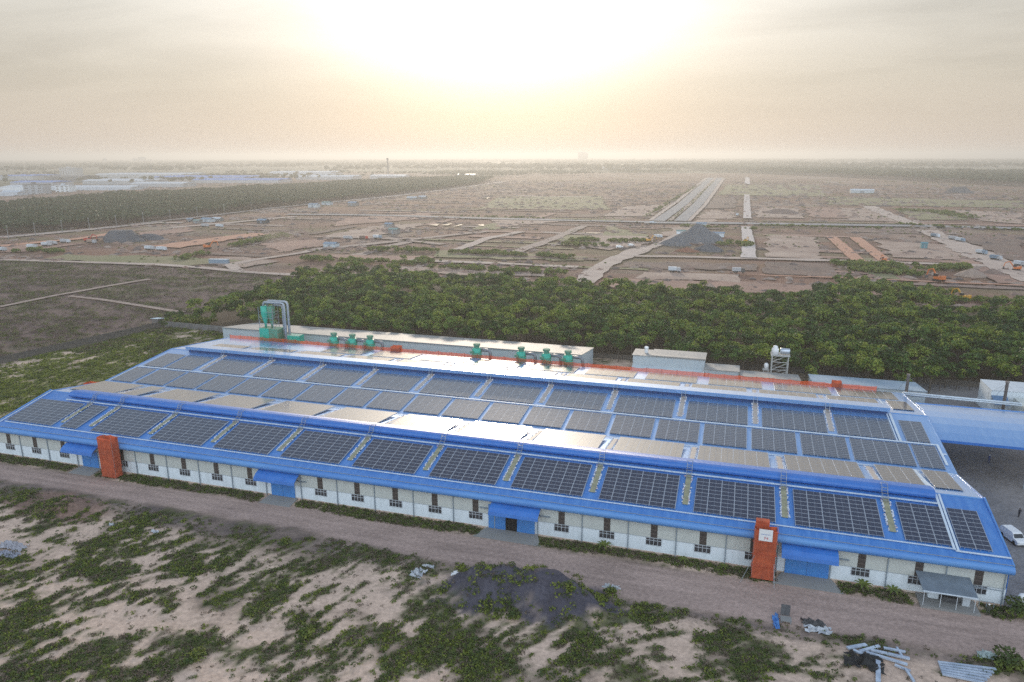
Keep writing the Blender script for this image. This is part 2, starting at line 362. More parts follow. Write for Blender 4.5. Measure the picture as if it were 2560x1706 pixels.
def near_height(X, Y, road, yard):
    z = (fbm(X, Y, 12, 3, 6)-.5)*1.0*(1-road)*(1-yard)
    z = z+(fbm(X, Y, 2.2, 3, 7)-.5)*.35*(1-.6*road)*(1-.6*yard)
    flat = sstep(-6, -9, Y)+sstep(-188, -194, X); z = z*np.clip(flat, .12, 1)
    for (cx, cy_), rx, ry, h in ((HEAP, 11, 6.0, 2.6), ((HEAP[0]-6, HEAP[1]+.5), 6.5, 5, 1.9), ((HEAP[0]+7, HEAP[1]-1.0), 7, 5, 2.2), ((HEAP[0]+2, HEAP[1]-2.5), 5, 3.5, 1.5), (HEAP2, 7, 4.0, 1.3), ((HEAP2[0]+9, HEAP2[1]+1.5), 6, 3, .9)):
        d = np.sqrt(((X-cx)/rx)**2+((Y-cy_)/ry)**2+((fbm(X, Y, 4, 3, 9)-.5)*.6))
        z = z+h*sstep(1, .15, np.nan_to_num(d, nan=0))*(.75+.5*fbm(X, Y, 3.0, 3, 11))
    return z
def near_func(X, Y):
    g, road, yard, verge, s, n = near_masks(X, Y)
    f1 = fbm(X, Y, 1.3, 4, 12)[..., None]; f2 = fbm(X, Y, 30, 3, 13)[..., None]
    sand = np.array([.62, .46, .355])*(.82+.36*f1); dirt = np.array([.30, .215, .18])*(.7+.6*f1)
    dry = np.array([.25, .19, .145])*(.6+.8*f1)
    k = .8*sstep(.44, .66, fbm(X, Y, 7, 5, 14)-.25*s)[..., None]
    c_ = sand*(1-k)+dry*k
    c_ = c_*(1-verge[..., None])+np.array([.14, .11, .10])*(.6+.8*f1)*verge[..., None]
    gr = np.array([.125, .125, .06])*(.5+1.0*f1)
    gg = (g**.7)[..., None]; lft = sstep(-186, -200, X)[..., None]; gr = gr*(1-lft)+np.array([.20, .205, .075])*(.55+.9*f1)*lft; c_ = c_*(1-gg)+gr*gg
    rd = np.array([.40, .295, .25])*(.80+.4*fbm(X*.25, Y, 1.6, 4, 15)[..., None])
    for y0_, w_, k_ in ((-5.0, .30, .16), (-6.7, .30, .16), (-8.3, .35, .12), (-9.9, .35, .12), (-5.9, .5, -.10), (-9.1, .5, -.08)):
        rd = rd*(1-k_*np.exp(-((Y-y0_-.5*np.sin(X*.045+y0_)-(fbm(X, Y, 14, 2, 19)-.5)*1.4)/w_)**2)[..., None]*(.4+1.2*fbm(X, Y, 9, 2, 20)[..., None]))
    rd = rd*(.86+.3*fbm(X*.6, Y, 5, 4, 25)[..., None])
    edge = (1-np.abs(2*road-1))[..., None]
    c_ = c_*(1-road[..., None])+rd*road[..., None]; c_ = c_*(1-.35*edge)
    yd = np.array([.235, .225, .225])*(.75+.5*f1)*(.85+.3*f2)
    c_ = c_*(1-yard[..., None])+yd*yard[..., None]
    for (cx, cy_), rx, ry, colr in ((HEAP, 14.5, 7.2, (.085, .080, .098)), (HEAP2, 12, 5, (.25, .165, .13))):
        d = np.sqrt(((X-cx)/rx)**2+((Y-cy_)/ry)**2)+(fbm(X, Y, 3, 4, 16)-.5)*.9
        h_ = sstep(1.0, .75, d)[..., None]; c_ = c_*(1-h_)+np.array(colr)*(.6+.8*f1)*h_
    ow = (X < -261+(Y-12)*.2042-.1)[..., None] | (Y > 107.6)[..., None]*(X < -190)[..., None]
    c_ = np.where(ow, np.array([.14, .10, .088])*(.55+.9*f1), c_)
    return np.where(ow[..., 0], -.62, near_height(X, Y, road, yard)), c_
NEARM = mat('earth_fine', (1.15, 1.15, 1.15), .95, (.72, .72, .72), 1.7, bump=.6, bscale=2.5, attr=True, spec=.15, contrast=(.3, .7))
grid_mesh('sandy_ground', -300, 80, -75, 118, .75, near_func, NEARM)

def field_func(X, Y):
    n = fbm(X*.35+Y*.1, Y, 9, 5, 21); f = fbm(X, Y, 3.0, 4, 22)[..., None]
    c_ = np.array([.135, .095, .085])*(.55+.9*f)
    g = sstep(.56, .72, n)[..., None]*.75; c_ = c_*(1-g)+np.array([.10, .115, .05])*(.6+.8*f)*g
    w = sstep(.60, .40, fbm(X, Y, 25, 4, 23))[..., None]*.35; c_ = c_*(1-w)+np.array([.24, .17, .14])*w
    return np.full(X.shape, -.55)+(fbm(X, Y, 6, 3, 24)-.5)*.5, c_
grid_mesh('brown_field', -760, -246, -75, 236, 2.0, field_func, NEARM)

def far_func(X, Y):
    # rows of plots run along x and y; ground scraped bare in places
    wx = X+(fbm(X, Y, 40, 4, 31)-.5)*26; wy = Y+(fbm(X, Y, 40, 4, 32)-.5)*22
    n = fbm(wx*.30, wy, 26, 5, 33); n2 = fbm(wx, wy*.5, 60, 4, 34); f = fbm(X*.5, Y, 7, 4, 35)[..., None]
    c_ = np.array([.205, .122, .092])*(.5+1.0*f)
    dist = sstep(500, 2200, Y)[..., None]
    g = (sstep(.52, .66, n)*.55)[..., None]; c_ = c_*(1-g)+np.array([.135, .130, .062])*(.7+.6*f)*g
    p_ = (sstep(.60, .72, n2)*.55)[..., None]; c_ = c_*(1-p_)+np.array([.34, .265, .22])*(.85+.3*f)*p_
    r_ = (sstep(.54, .70, fbm(wx*.5, wy, 45, 5, 36))*.6)[..., None]; c_ = c_*(1-r_)+np.array([.24, .125, .085])*r_
    k_ = (sstep(.60, .75, fbm(wx*.4, wy, 35, 4, 37))*.40)[..., None]; c_ = c_*(1-k_)+np.array([.105, .085, .08])*k_
    return np.full(X.shape, -.60)+(fbm(X, Y, 30, 3, 38)-.5)*.8*np.clip(1-Y/900, .0, 1), c_
grid_mesh('building_land', -1600, 900, 236, 2700, 6.0, far_func, NEARM)
# everything further out: one sheet to the horizon, a little lower than the sheets above
FARM = mat('far_land', (.06, .08, .045), .95, (.11, .11, .07), .0016, detail=8, spec=.1, contrast=(.42, .6))
gp = MB(); Rr = 45000
for x0, x1, y0, y1 in ((-Rr, Rr, -Rr, Rr),): gp.q((x0, y0, -1.6), (x1, y0, -1.6), (x1, y1, -1.6), (x0, y1, -1.6))
gp.build('ground', FARM)['kind'] = 'structure'

# flat ribbons and plots of the building land
def ribbon(name, pts, width, material, z=.05, n=None, rough=.12, world=False):
    P = [Vector(p if world else at(*p)) for p in pts]
    fine = []
    for a, b in zip(P, P[1:]):
        k = max(1, int((b-a).length/10)); fine += [a.lerp(b, i/k) for i in range(k)]
    fine.append(P[-1]); mb = MB(); L_, R_ = [], []
    for i, p in enumerate(fine):
        d = (fine[min(i+1, len(fine)-1)]-fine[max(i-1, 0)]).normalized(); nn = Vector((-d.y, d.x)); t = i/max(1, len(fine)-1)
        w = width[0]+(width[1]-width[0])*t if isinstance(width, tuple) else width
        L_.append(p+nn*w*(.5+random.uniform(-rough, rough))); R_.append(p-nn*w*(.5+random.uniform(-rough, rough)))
    for i in range(len(fine)-1):
        mb.q((*R_[i], z), (*R_[i+1], z), (*L_[i+1], z), (*L_[i], z))
    o = mb.build(name, material); o['kind'] = 'structure'; return o
def plot(name, pts, material, z, jit=.05):
    P = [Vector(at(*p)) for p in pts]; out_ = []
    for i, a in enumerate(P):
        b = P[(i+1) % len(P)]; L_ = (b-a).length; k = max(2, int(L_/8)); nn = Vector((-(b-a).y, (b-a).x)).normalized()
        for j in range(k): out_.append(a.lerp(b, j/k)+nn*random.uniform(-1, 1)*min(3.5, L_*jit))
    me = bpy.data.meshes.new(name); me.from_pydata([(p.x, p.y, z) for p in out_], [], [tuple(range(len(out_)))]); me.materials.append(material)
    o = place(name, me); o['kind'] = 'structure'
    bm = bmesh.new(); bm.from_mesh(me); bmesh.ops.triangulate(bm, faces=bm.faces); bmesh.ops.recalc_face_normals(bm, faces=bm.faces); bm.to_mesh(me); bm.free()
    return o
RD_PALE = mat('dirt_pale', (.46, .37, .31), .95, (.36, .28, .235), .12, stretch=(.4, 1, 1))
RD_TRACK = mat('dirt_track', (.36, .28, .235), .95, (.24, .18, .15), .25)
RD_ASPH = mat('asphalt_dusty', (.20, .205, .215), .9, (.27, .26, .255), .08)
RD_ORNG = mat('laterite', (.50, .25, .155), .95, (.40, .21, .14), .1)
PL_PALE = mat('scraped_earth', (.40, .30, .235), .95, (.25, .165, .13), .05, contrast=(.35, .65), detail=8)
PL_ROSE = mat('scraped_rose', (.34, .20, .15), .95, (.22, .13, .10), .05, detail=8)
PL_GRASS = mat('rough_grass', (.15, .16, .065), .95, (.22, .18, .10), .05, detail=8)
PL_DARK = mat('turned_earth', (.11, .078, .066), .95, (.18, .115, .09), .05, detail=8)
ribbon('dirt_track', [(0, 597), (150, 601), (340, 607), (470, 615), (560, 625), (700, 633)], 6.5, RD_PALE, .02)
ribbon('dirt_track', [(0, 705), (120, 680), (250, 657), (345, 641)], (3, 3.5), RD_TRACK, .0)
ribbon('dirt_track', [(160, 680), (230, 688), (320, 702), (420, 718)], 2.6, RD_TRACK, .03)
ribbon('dirt_road', [(1338, 650), (1378, 615), (1410, 597), (1440, 586), (1475, 572)], (11, 14), RD_PALE, .10)
ribbon('dirt_road', [(1440, 587), (1530, 556), (1560, 538)], (9, 7), RD_PALE, .14)
ribbon('dirt_road', [(1460, 589), (1600, 591), (1760, 595), (1950, 600), (2125, 606), (2353, 614)], 9, RD_PALE, .18)
ribbon('dirt_road', [(938, 597), (1050, 602), (1158, 606), (1328, 614)], 7, RD_PALE, .10)
RD_WHITE = mat('dirt_white', (.52, .45, .41), .95, (.48, .42, .38), .1)
ribbon('dirt_road', [(1720, 594), (1720, 560), (1714, 522)], (9, 8), RD_WHITE, .5, rough=.04)
ribbon('dirt_road', [(1717, 503), (1716, 448)], 8, RD_WHITE, .5, rough=.04)
ribbon('dirt_road', [(1717, 424), (1717, 408)], 12, RD_WHITE, .5, rough=.05)
ribbon('dirt_road', [(1994, 474), (2094, 516)], (16, 15), RD_PALE, .3)
ribbon('dirt_road', [(2128, 530), (2215, 570), (2310, 612), (2400, 650)], (17, 22), RD_PALE, .25)
ribbon('laterite_strip', [(1911, 545), (1973, 600)], 8, RD_ORNG, .22, rough=.04)
ribbon('laterite_strip', [(1965, 546), (2036, 602)], 8, RD_ORNG, .22, rough=.04)
ribbon('laterite_strip', [(1746, 632), (2000, 641), (2150, 648), (2353, 656)], 2.6, RD_ORNG, .1)
ribbon('laterite_strip', [(1560, 626), (1746, 632)], 1.6, SOILR, .1)
ribbon('dirt_road', [(0, 566), (60, 560), (190, 548), (300, 530)], 11, RD_ORNG, .12)
ribbon('dirt_road', [(0, 546), (200, 528), (360, 512), (420, 512)], (16, 12), RD_PALE, .16)
ribbon('dirt_road', [(300, 516), (450, 500), (605, 481), (750, 466), (887, 453), (1020, 437), (1158, 418)], (9, 20), RD_PALE, .3)
ribbon('dirt_road', [(374, 568), (480, 553), (606, 537)], (26, 20), RD_ORNG, .14)
ribbon('dirt_road', [(390, 524), (520, 513), (680, 498)], 10, RD_PALE, .2)
ribbon('dirt_road', [(545, 622), (530, 608), (600, 595), (700, 580), (740, 570)], 7, RD_PALE, .1)
ribbon('dirt_road', [(750, 572), (860, 560), (1000, 545), (1120, 532)], 9, RD_TRACK, .2)
ribbon('dirt_road', [(1050, 574), (1120, 548), (1200, 533)], 8, RD_PALE, .2)
ribbon('dirt_road', [(1185, 580), (1270, 550), (1340, 520)], 9, RD_TRACK, .25)
ribbon('dirt_road', [(760, 545), (900, 549), (1020, 562)], 8, RD_TRACK, .2)
ribbon('asphalt_road', [(660, 493), (780, 494), (900, 496), (1100, 502), (1300, 507), (1500, 511)], 15, RD_ASPH, .32, rough=.03)
ribbon('asphalt_road', [(1480, 512), (1700, 514), (1900, 517), (2100, 520), (2360, 526)], 19, RD_ASPH, .38, rough=.03)
ribbon('asphalt_road', [(1513, 509), (1568, 470), (1634, 409)], (12, 17), RD_ASPH, .45, rough=.02)
ribbon('asphalt_road', [(1563, 509), (1604, 470), (1654, 409)], (12, 17), RD_ASPH, .5, rough=.02)
ribbon('road_verge', [(1538, 509), (1586, 470), (1644, 409)], (4, 9), RD_TRACK, .55, rough=.1)
ribbon('road_verge', [(1494, 508), (1553, 466), (1624, 409)], (4, 8), RD_PALE, .6, rough=.1)
ribbon('road_verge', [(1583, 509), (1620, 472), (1663, 411)], (4, 8), RD_PALE, .6, rough=.1)
for pts_, m_ in (([(1360, 541), (1480, 543), (1520, 555), (1400, 575), (1330, 566)], PL_PALE), ([(1510, 541), (1600, 505), (1650, 503), (1585, 548)], PL_PALE),
    ([(1375, 548), (1470, 550), (1490, 541), (1400, 520)], PL_GRASS), ([(1290, 540), (1470, 545), (1460, 560), (1270, 552)], PL_GRASS),
    ([(1385, 497), (1490, 497), (1545, 470), (1440, 474)], PL_PALE), ([(1600, 503), (1690, 503), (1690, 487), (1630, 483)], PL_PALE), ([(1610, 480), (1690, 478), (1690, 455), (1640, 455)], PL_DARK),
    ([(1740, 500), (1850, 502), (1830, 478), (1740, 476)], PL_PALE), ([(1760, 590), (1885, 596), (1870, 545), (1765, 540)], PL_PALE), ([(1770, 560), (1800, 562), (1795, 540), (1765, 538)], PL_GRASS),
    ([(1865, 500), (1960, 502), (1930, 478), (1850, 478)], PL_ROSE), ([(1950, 505), (2070, 510), (1990, 478), (1925, 478)], PL_PALE), ([(2050, 478), (2160, 482), (2230, 505), (2110, 505)], PL_GRASS), ([(2180, 482), (2353, 490), (2353, 515), (2260, 508)], PL_PALE),
    ([(2050, 590), (2250, 600), (2180, 563), (2010, 552)], PL_PALE), ([(2200, 538), (2353, 545), (2353, 605), (2300, 590)], PL_DARK), ([(1650, 448), (1900, 452), (1880, 425), (1670, 425)], PL_GRASS), ([(1900, 470), (2353, 478), (2353, 462), (1900, 452)], PL_GRASS),
    ([(1440, 600), (1740, 606), (1740, 622), (1420, 614)], PL_DARK), ([(1400, 640), (1740, 650), (2100, 668), (2100, 690), (1400, 660)], PL_ROSE), ([(1480, 624), (1700, 630), (1700, 648), (1460, 640)], PL_PALE), ([(1760, 602), (1900, 606), (1950, 640), (1760, 628)], PL_DARK),
    ([(720, 545), (860, 520), (980, 512), (940, 530), (820, 548)], PL_PALE), ([(600, 560), (740, 548), (760, 562), (640, 580)], PL_ROSE), ([(150, 585), (420, 590), (560, 600), (400, 612), (100, 596)], PL_GRASS), ([(380, 600), (560, 590), (640, 600), (560, 615)], PL_PALE),
    ([(760, 585), (1000, 590), (960, 603), (780, 597)], PL_ROSE), ([(880, 610), (1250, 622), (1250, 636), (980, 628)], PL_PALE), ([(1000, 575), (1350, 590), (1340, 600), (1000, 590)], PL_GRASS), ([(1100, 480), (1400, 482), (1380, 450), (1150, 452)], PL_GRASS), ([(760, 520), (1000, 500), (980, 490), (800, 500)], PL_ROSE),
    ([(1150, 520), (1290, 510), (1250, 500), (1130, 505)], PL_PALE), ([(330, 545), (450, 530), (430, 522), (310, 535)], PL_ROSE), ([(0, 580), (60, 578), (200, 560), (0, 562)], PL_ROSE)):
    plot('earth_plot', pts_, m_, random.uniform(-.05, .0)+.02*random.random())
PL_SET = [PL_PALE, PL_ROSE, PL_GRASS, PL_DARK, SOILB, RD_TRACK, PL_ROSE, PL_DARK]
def strip_plot(x0, x1, y0, y1, m_, z, name='earth_plot'):
    o_ = []; 
    for (ax, ay), (bx, by) in (((x0, y0), (x1, y0)), ((x1, y0), (x1, y1)), ((x1, y1), (x0, y1)), ((x0, y1), (x0, y0))):
        L_ = math.hypot(bx-ax, by-ay); k = max(2, int(L_/9))
        for j in range(k): t_ = j/k; o_.append((ax+(bx-ax)*t_+random.uniform(-1, 1)*1.6, ay+(by-ay)*t_+random.uniform(-1, 1)*1.6, z))
    me = bpy.data.meshes.new(name); me.from_pydata(o_, [], [tuple(range(len(o_)))]); me.materials.append(m_); bm = bmesh.new(); bm.from_mesh(me); bmesh.ops.triangulate(bm, faces=bm.faces); bmesh.ops.recalc_face_normals(bm, faces=bm.faces); bm.to_mesh(me); bm.free()
    place(name, me)['kind'] = 'structure'
zz_ = 0
for k in range(190):
    y = 250+1550*random.random()**1.7; x = random.uniform(-.85, .36)*(y+110)-39
    if x < -560-(y-340)*.09 or abs(x+100) < 45+.02*y or (-420 < x and y < 285): continue
    zz_ += 1; far_ = 1+y/900
    if random.random() < .72: w_, d_ = random.uniform(35, 120)*far_**.5, random.uniform(3, 9)*far_
    else: w_, d_ = random.uniform(4, 9)*far_, random.uniform(30, 90)*far_**.5
    strip_plot(x, x+w_, y, y+d_, random.choice(PL_SET), -.14+.0011*zz_)
WATER = mat('puddle_water', (.25, .22, .18), .05, spec=1)
for pts_ in ([(985, 518), (1010, 515), (1005, 520)], [(1040, 522), (1060, 516), (1064, 518)], [(1096, 518), (1113, 516), (1112, 521)], [(1012, 518), (1040, 514), (1030, 519)], [(1045, 403), (1160, 402), (1165, 405), (1090, 407)], [(1330, 535), (1385, 536), (1370, 538)], [(1110, 455), (1125, 454), (1120, 458)]):
    plot('puddle', pts_, WATER, .34, .02)
def floor_func(X, Y):
    f = fbm(X, Y, 3, 4, 41)[..., None]; return np.full(X.shape, -.58), np.array([.10, .075, .05])*(.6+.8*f)
grid_mesh('forest_floor', -246, 460, 118, 238, 4.0, floor_func, NEARM)

# ------------------------------------------------------------------ the factory
XR, XL, BAY = .358, -186.97, 7.5
FS = (1.495, 7.159, 9.949, 8.968); BS = (14.412, 9.667, 28.757, 7.45); CS = (28.757, 7.45, 52.257, 9.966); DS = (52.257, 9.966, 75.657, 7.475)
def zs(pl, y): y0, z0, y1, z1 = pl; return z0+(z1-z0)*(y-y0)/(y1-y0)
fac = empty('factory_building', (XL, 0, 0), 'long low white factory hall with a blue twin ridged metal roof', 'factory')
def fp(name, mb, mats, smooth=False, parent=fac):
    o = mb.build(name, mats, parent, smooth); o.matrix_parent_inverse = Matrix.Translation((-XL, 0, 0)) if parent is fac else Matrix(); return o
YE = -.55
def slope(name, y0, z0, y1, z1, m_, x0=XL, x1=XR, th=.12):
    mb = MB(); mb.hexa([(x0, y0, z0-th), (x1, y0, z0-th), (x1, y1, z1-th), (x0, y1, z1-th), (x0, y0, z0), (x1, y0, z0), (x1, y1, z1), (x0, y1, z1)]); return fp(name, mb, m_)
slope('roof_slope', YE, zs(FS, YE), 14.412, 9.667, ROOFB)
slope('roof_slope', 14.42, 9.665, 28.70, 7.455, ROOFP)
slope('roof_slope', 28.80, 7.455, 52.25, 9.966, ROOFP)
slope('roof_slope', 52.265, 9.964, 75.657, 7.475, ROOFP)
mb = MB(); mb.box(XL, XR, 28.35, 29.15, 7.1, 7.32); fp('valley_gutter', mb, TRIM)
# rolled eave: the sheet bends over and comes back under the roof edge
ze = zs(FS, YE); prof = []
for k in range(9):
    a = math.pi/2+math.pi*k/8; prof.append((YE-.05+.62*math.cos(a)*1.0, ze-.72+.60*math.sin(a)))
prof = [(YE+.1, ze-.12)]+prof+[(YE+.25, ze-1.30), (YE+.25, ze-.2)]
fp('eave_roll', MB().extrude(prof, XL-.05, XR+.05), ROLLB, smooth=False)
mb = MB(); mb.box(XL+.01, XR-.01, YE-.03, YE+.06, ze-.02, ze+.05); fp('eave_flashing', mb, DKGREY)
# ridge caps, gable flashings
for yy, zz in ((14.412, 9.667), (52.257, 9.966)):
    for a, b in ((XL, -179.3 if yy < 20 else -180.4), (-6.9 if yy < 20 else -7.0, XR)):
        mb = MB(); mb.hexa([(a, yy-.3, zz-.03), (b, yy-.3, zz-.03), (b, yy+.3, zz-.03), (a, yy+.3, zz-.03), (a, yy-.05, zz+.06), (b, yy-.05, zz+.06), (b, yy+.05, zz+.06), (a, yy+.05, zz+.06)]); fp('ridge_cap', mb, ROLLB)
for x0, x1 in ((XL-.14, XL+.28), (XR-.12, XR+.1)):
    for pl, a, b in ((FS, YE, 14.4), (BS, 14.43, 28.7), (CS, 28.8, 52.24), (DS, 52.27, 75.65)):
        mb = MB(); h = .05
        mb.hexa([(x0, a, zs(pl, a)-.5), (x1, a, zs(pl, a)-.13), (x1, b, zs(pl, b)-.13), (x0, b, zs(pl, b)-.5), (x0, a, zs(pl, a)+h), (x1, a, zs(pl, a)+h), (x1, b, zs(pl, b)+h), (x0, b, zs(pl, b)+h)])
        fp('gable_flashing', mb, ROLLB if pl is FS or x0 < -100 else ROOFP)
# monitors
mb = MB(); pr_ = [(12.55, zs(FS, 12.55)+.01), (12.25, 9.75), (12.2, 10.05), (12.35, 10.35), (12.7, 10.58), (13.3, 10.68), (14.4, 10.56), (16.1, 10.1), (16.35, 9.75), (16.3, zs(BS, 16.3)+.01)]
fp('ridge_monitor', mb.extrude(pr_, -179.3, -6.9), DEEPB)
mb = MB(); mb.extrude([(50.35, 10.72), (50.3, 11.42), (50.45, 11.5), (54.6, 11.05), (54.7, 10.5), (54.5, 10.45), (54.4, 10.85), (50.5, 11.2), (50.5, 10.72)], -180.4, -7.0); fp('ridge_monitor', mb, ROOFP)
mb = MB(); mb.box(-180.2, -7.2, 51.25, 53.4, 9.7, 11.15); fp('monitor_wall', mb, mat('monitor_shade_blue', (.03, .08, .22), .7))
# walls
mb = MB(); mb.box(XL+.35, XR-.25, 0.0, .25, -.3, 2.76); fp('wall', mb, WHITEW)
mb = MB(); mb.box(XL+.36, XR-.26, -.05, -.004, -.3, .32); fp('wall_base', mb, SOILED)
mb = MB()
gz = lambda y: (zs(FS, y) if y < 14.412 else zs(BS, y) if y < 28.757 else zs(CS, y) if y < 52.257 else zs(DS, y))-.14
for x in (XL+.3, XR-.22):
    mb = MB(); ys_ = [.26, 14.41, 28.75, 52.25, 75.3]
    for a, b in zip(ys_, ys_[1:]): mb.hexa([(x, a, -.3), (x+.12, a, -.3), (x+.12, b, -.3), (x, b, -.3), (x, a, gz(a)), (x+.12, a, gz(a)), (x+.12, b, gz(b)), (x, b, gz(b))])
    fp('gable_wall', mb, DEEPB)
mb = MB(); mb.box(XL+.45, XR-.3, 75.1, 75.3, -.3, 7.2); fp('rear_wall', mb, CLAD)
DOORS = [(-163.7, -159.6), (-118.9, -113.9), (-76.1, -68.0), (-28.8, -22.7)]
claddings = MB(); claddings.box(0, BAY-.06, -.09, -.01, 2.80, 5.75); claddings = claddings.mesh('cladding_panel', CLAD)
line = MB(); line.box(XL+.4, XR-.3, -.10, .2, 2.76, 2.80); fp('cladding_rail', line, DKGREY)
pipe = MB(); pipe.box(-.07, .07, -.24, -.10, 0.0, 5.7); pipe.box(-.10, .10, -.27, -.10, 5.3, 5.5); pipe = pipe.mesh('downpipe', DKGREY)
lou = MB(); lou.box(-.52, .52, -.14, -.095, 2.84, 5.6); lou.mi = 1
for k in range(1, 4): lou.box(-.52, .52, -.17, -.14, 2.84+.69*k-.03, 2.84+.69*k+.03)
lou = lou.mesh('louvre', [LOUVRE, mat('louvre_bar', (.16, .13, .11), .7)])
wf = MB()
for x in (-1.25, -.65, -.03, .59, 1.19): wf.box(x, x+.06, -.10, -.02, 1.42, 2.74)
for z in (1.42, 2.25, 2.68): wf.box(-1.25, 1.25, -.095, -.02, z, z+.06)
wf = wf.mesh('window_frame', TRIM)
pane = MB(); pane.box(-1.22, 1.22, -.05, -.01, 1.45, 2.72); pane = pane.mesh('window_pane', GLASSD)
I = Matrix.Translation((-XL, 0, 0))
def fplace(name, me, x, parent=fac):
    o = place(name, me, parent, (x, 0, 0)); 
    if parent is fac: o.matrix_parent_inverse = I
    return o
for k in range(25):
    x1 = -BAY*k; xc = x1-3.45
    if k == 24: xc = x1-3.2
    fplace('cladding_panel', claddings, x1-BAY+.03)
    fplace('downpipe', pipe, x1-(0 if k else .25))
    indoor = any(a-1.3 < xc < b+1.3 for a, b in DOORS)
    if indoor: continue
    fplace('louvre', lou, xc)
    f_ = fplace('window_frame', wf, xc); fplace('window_pane', pane, 0, f_)
# blue doors, their canopies and ramps
for i, (a, b) in enumerate(DOORS):
    mb = MB(); o_ = None
    if i == 2:
        mb.box(a, -73.1, -.22, -.12, 0, 4.6); d = fp('sliding_door', mb, DOORB)
        mb = MB(); mb.box(-71.05, b, -.22, -.12, 0, 4.6); d = fp('sliding_door', mb, DOORB)
        mb = MB(); mb.box(-73.1, -71.05, -.115, -.03, 0, 4.6); fp('door_opening', mb, BLACK)
    else:
        mid = (a+b)/2
        mb.box(a, mid-.02, -.22, -.12, 0, 3.7); fp('sliding_door', mb, DOORB); mb = MB(); mb.box(mid+.02, b, -.22, -.12, 0, 3.7); fp('sliding_door', mb, DOORB)
    c0, c1 = ((-166.6, -158.6), (-121.0, -112.4), (-75.4, -66.9), (-29.6, -21.8))[i]
    mb = MB(); pts_ = [(-.1, 5.35), (-1.6, 4.75), (-2.2, 4.3), (-2.35, 3.85), (-2.45, 3.85), (-2.3, 4.4), (-1.65, 4.88), (-.1, 5.5)]
    mb.extrude(pts_, c0, c1); fp('door_canopy', mb, DEEPB)
    mb = MB(); mb.box(b+.2, b+2.6, -.3, -.12, 3.75, 3.93); fp('door_rail', mb, DKGREY)
    if i in (1, 2): mb = MB(); mb.box(a-1.6, a-.2, -.3, -.12, 3.75, 3.93); fp('door_rail', mb, DKGREY)
    rp = MB(); x0, x1 = a-.4, b+.5; e = 1.4 if i > 1 else .3
    rp.hexa([(x0-e, -3.3, -.25), (x1+e, -3.3, -.25), (x1, -.25, -.25), (x0, -.25, -.25), (x0-e, -3.3, .02), (x1+e, -3.3, .02), (x1, -.25, .30), (x0, -.25, .30)])
    r_ = rp.build('door_ramp', CONC); tag(r_, ['worn concrete ramp beside the far left scaffold tower', 'plain concrete ramp below the second blue door from the left', 'cracked concrete ramp in front of the half open blue door', 'grey concrete ramp below the wide closed blue door on the right'][i], 'ramp', 'ramps below the blue doors')
# cable trays on the roof
def tray(pl, x0, y0, x1, y1, w=.3, h=.12):
    z0, z1 = zs(pl, y0)+.12, zs(pl, y1)+.12; mb = MB(); mb.bar((x0, y0, z0+h/2), (x1, y1, z1+h/2), w, h); fp('cable_tray', mb, TRAY)
tray(FS, -178.9, 11.2, -6.75, 11.2, .34); tray(FS, -185, 1.1, -6.4, 1.1, .16); tray(FS, -6.5, .75, .32, .75, .28)
tray(FS, -6.62, .95, -6.62, 13.5, .34); tray(FS, -6.15, .75, -6.15, 13.6, .30); tray(FS, -185.9, .8, -185.9, 13.9, .2)
tray(CS, -185.6, 39.1, -.5, 39.1, .42); tray(CS, -6.75, 39.4, -6.75, 51.5, .45); tray(CS, -7.35, 39.5, -7.35, 51.2, .2)
tray(CS, -.6, 31.5, -.6, 39.2, .4); tray(CS, -.62, 35.6, .2, 35.6, .3); tray(CS, -185.9, 29.5, -185.9, 39.0, .25)
tray(BS, -6.5, 16.5, -6.5, 28.2, .5); tray(BS, -6.9, 17.0, -6.9, 28.2, .2); tray(BS, -185, 27.9, -.5, 27.9, .18)
tray(DS, -6.6, 54.9, -6.6, 64.6, .35); tray(DS, -180, 64.95, -1.2, 64.95, .12, .08)
# translucent strips, each lined with ties and small bags
def tie_mesh(name, L_, m_, w=.95):
    mb = MB(); y = .2
    while y < L_-.1:
        for sx in (-w/2-.12, w/2+.12):
            if random.random() < .82:
                a = random.uniform(.08, .2); x = sx+random.uniform(-.08, .08); zz = .05
                mb.hexa([(x-a, y-.08, zz), (x+a, y-.1, zz), (x+a*.8, y+.09, zz), (x-a, y+.07, zz), (x-a*.6, y-.05, zz+.14), (x+a*.5, y-.05, zz+.12), (x+a*.5, y+.05, zz+.15), (x-a*.5, y+.04, zz+.12)])
        y += random.uniform(.3, .5)
    return mb.mesh(name, m_)
def skylights(pl, xs, y0, y1, m_, ties=True, w=.86):
    th = math.atan2(zs(pl, y1)-zs(pl, y0), y1-y0); L_ = math.hypot(y1-y0, zs(pl, y1)-zs(pl, y0))
    sm = MB(); sm.box(-w/2, w/2, 0, L_, 0, .07); sm = sm.mesh('skylight', m_)
    tm = [tie_mesh('edge_ties', L_, BAGW, w) for _ in range(3)]
    for i, x in enumerate(xs):
        o = place('skylight', sm, fac, (x, y0, zs(pl, y0)+.01)); o.matrix_parent_inverse = I; o.rotation_euler = (th, 0, 0)
        if ties: t_ = place('edge_ties', tm[i % 3], o, (0, 0, 0)); t_['kind'] = 'stuff'
SX1 = [-14.13-15*i for i in range(11)]+[-171.8]
skylights(FS, SX1, 3.3, 11.0, SKYLT)
SX2 = [-18.75]+[-33.0-15*i for i in range(10)]
skylights(CS, SX2, 40.9, 51.0, SKYLP)
skylights(BS, [x for x in SX1], 17.2, 27.4, SKYLP, ties=True)
skylights(DS, SX2, 55.0, 64.2, SKYLP)

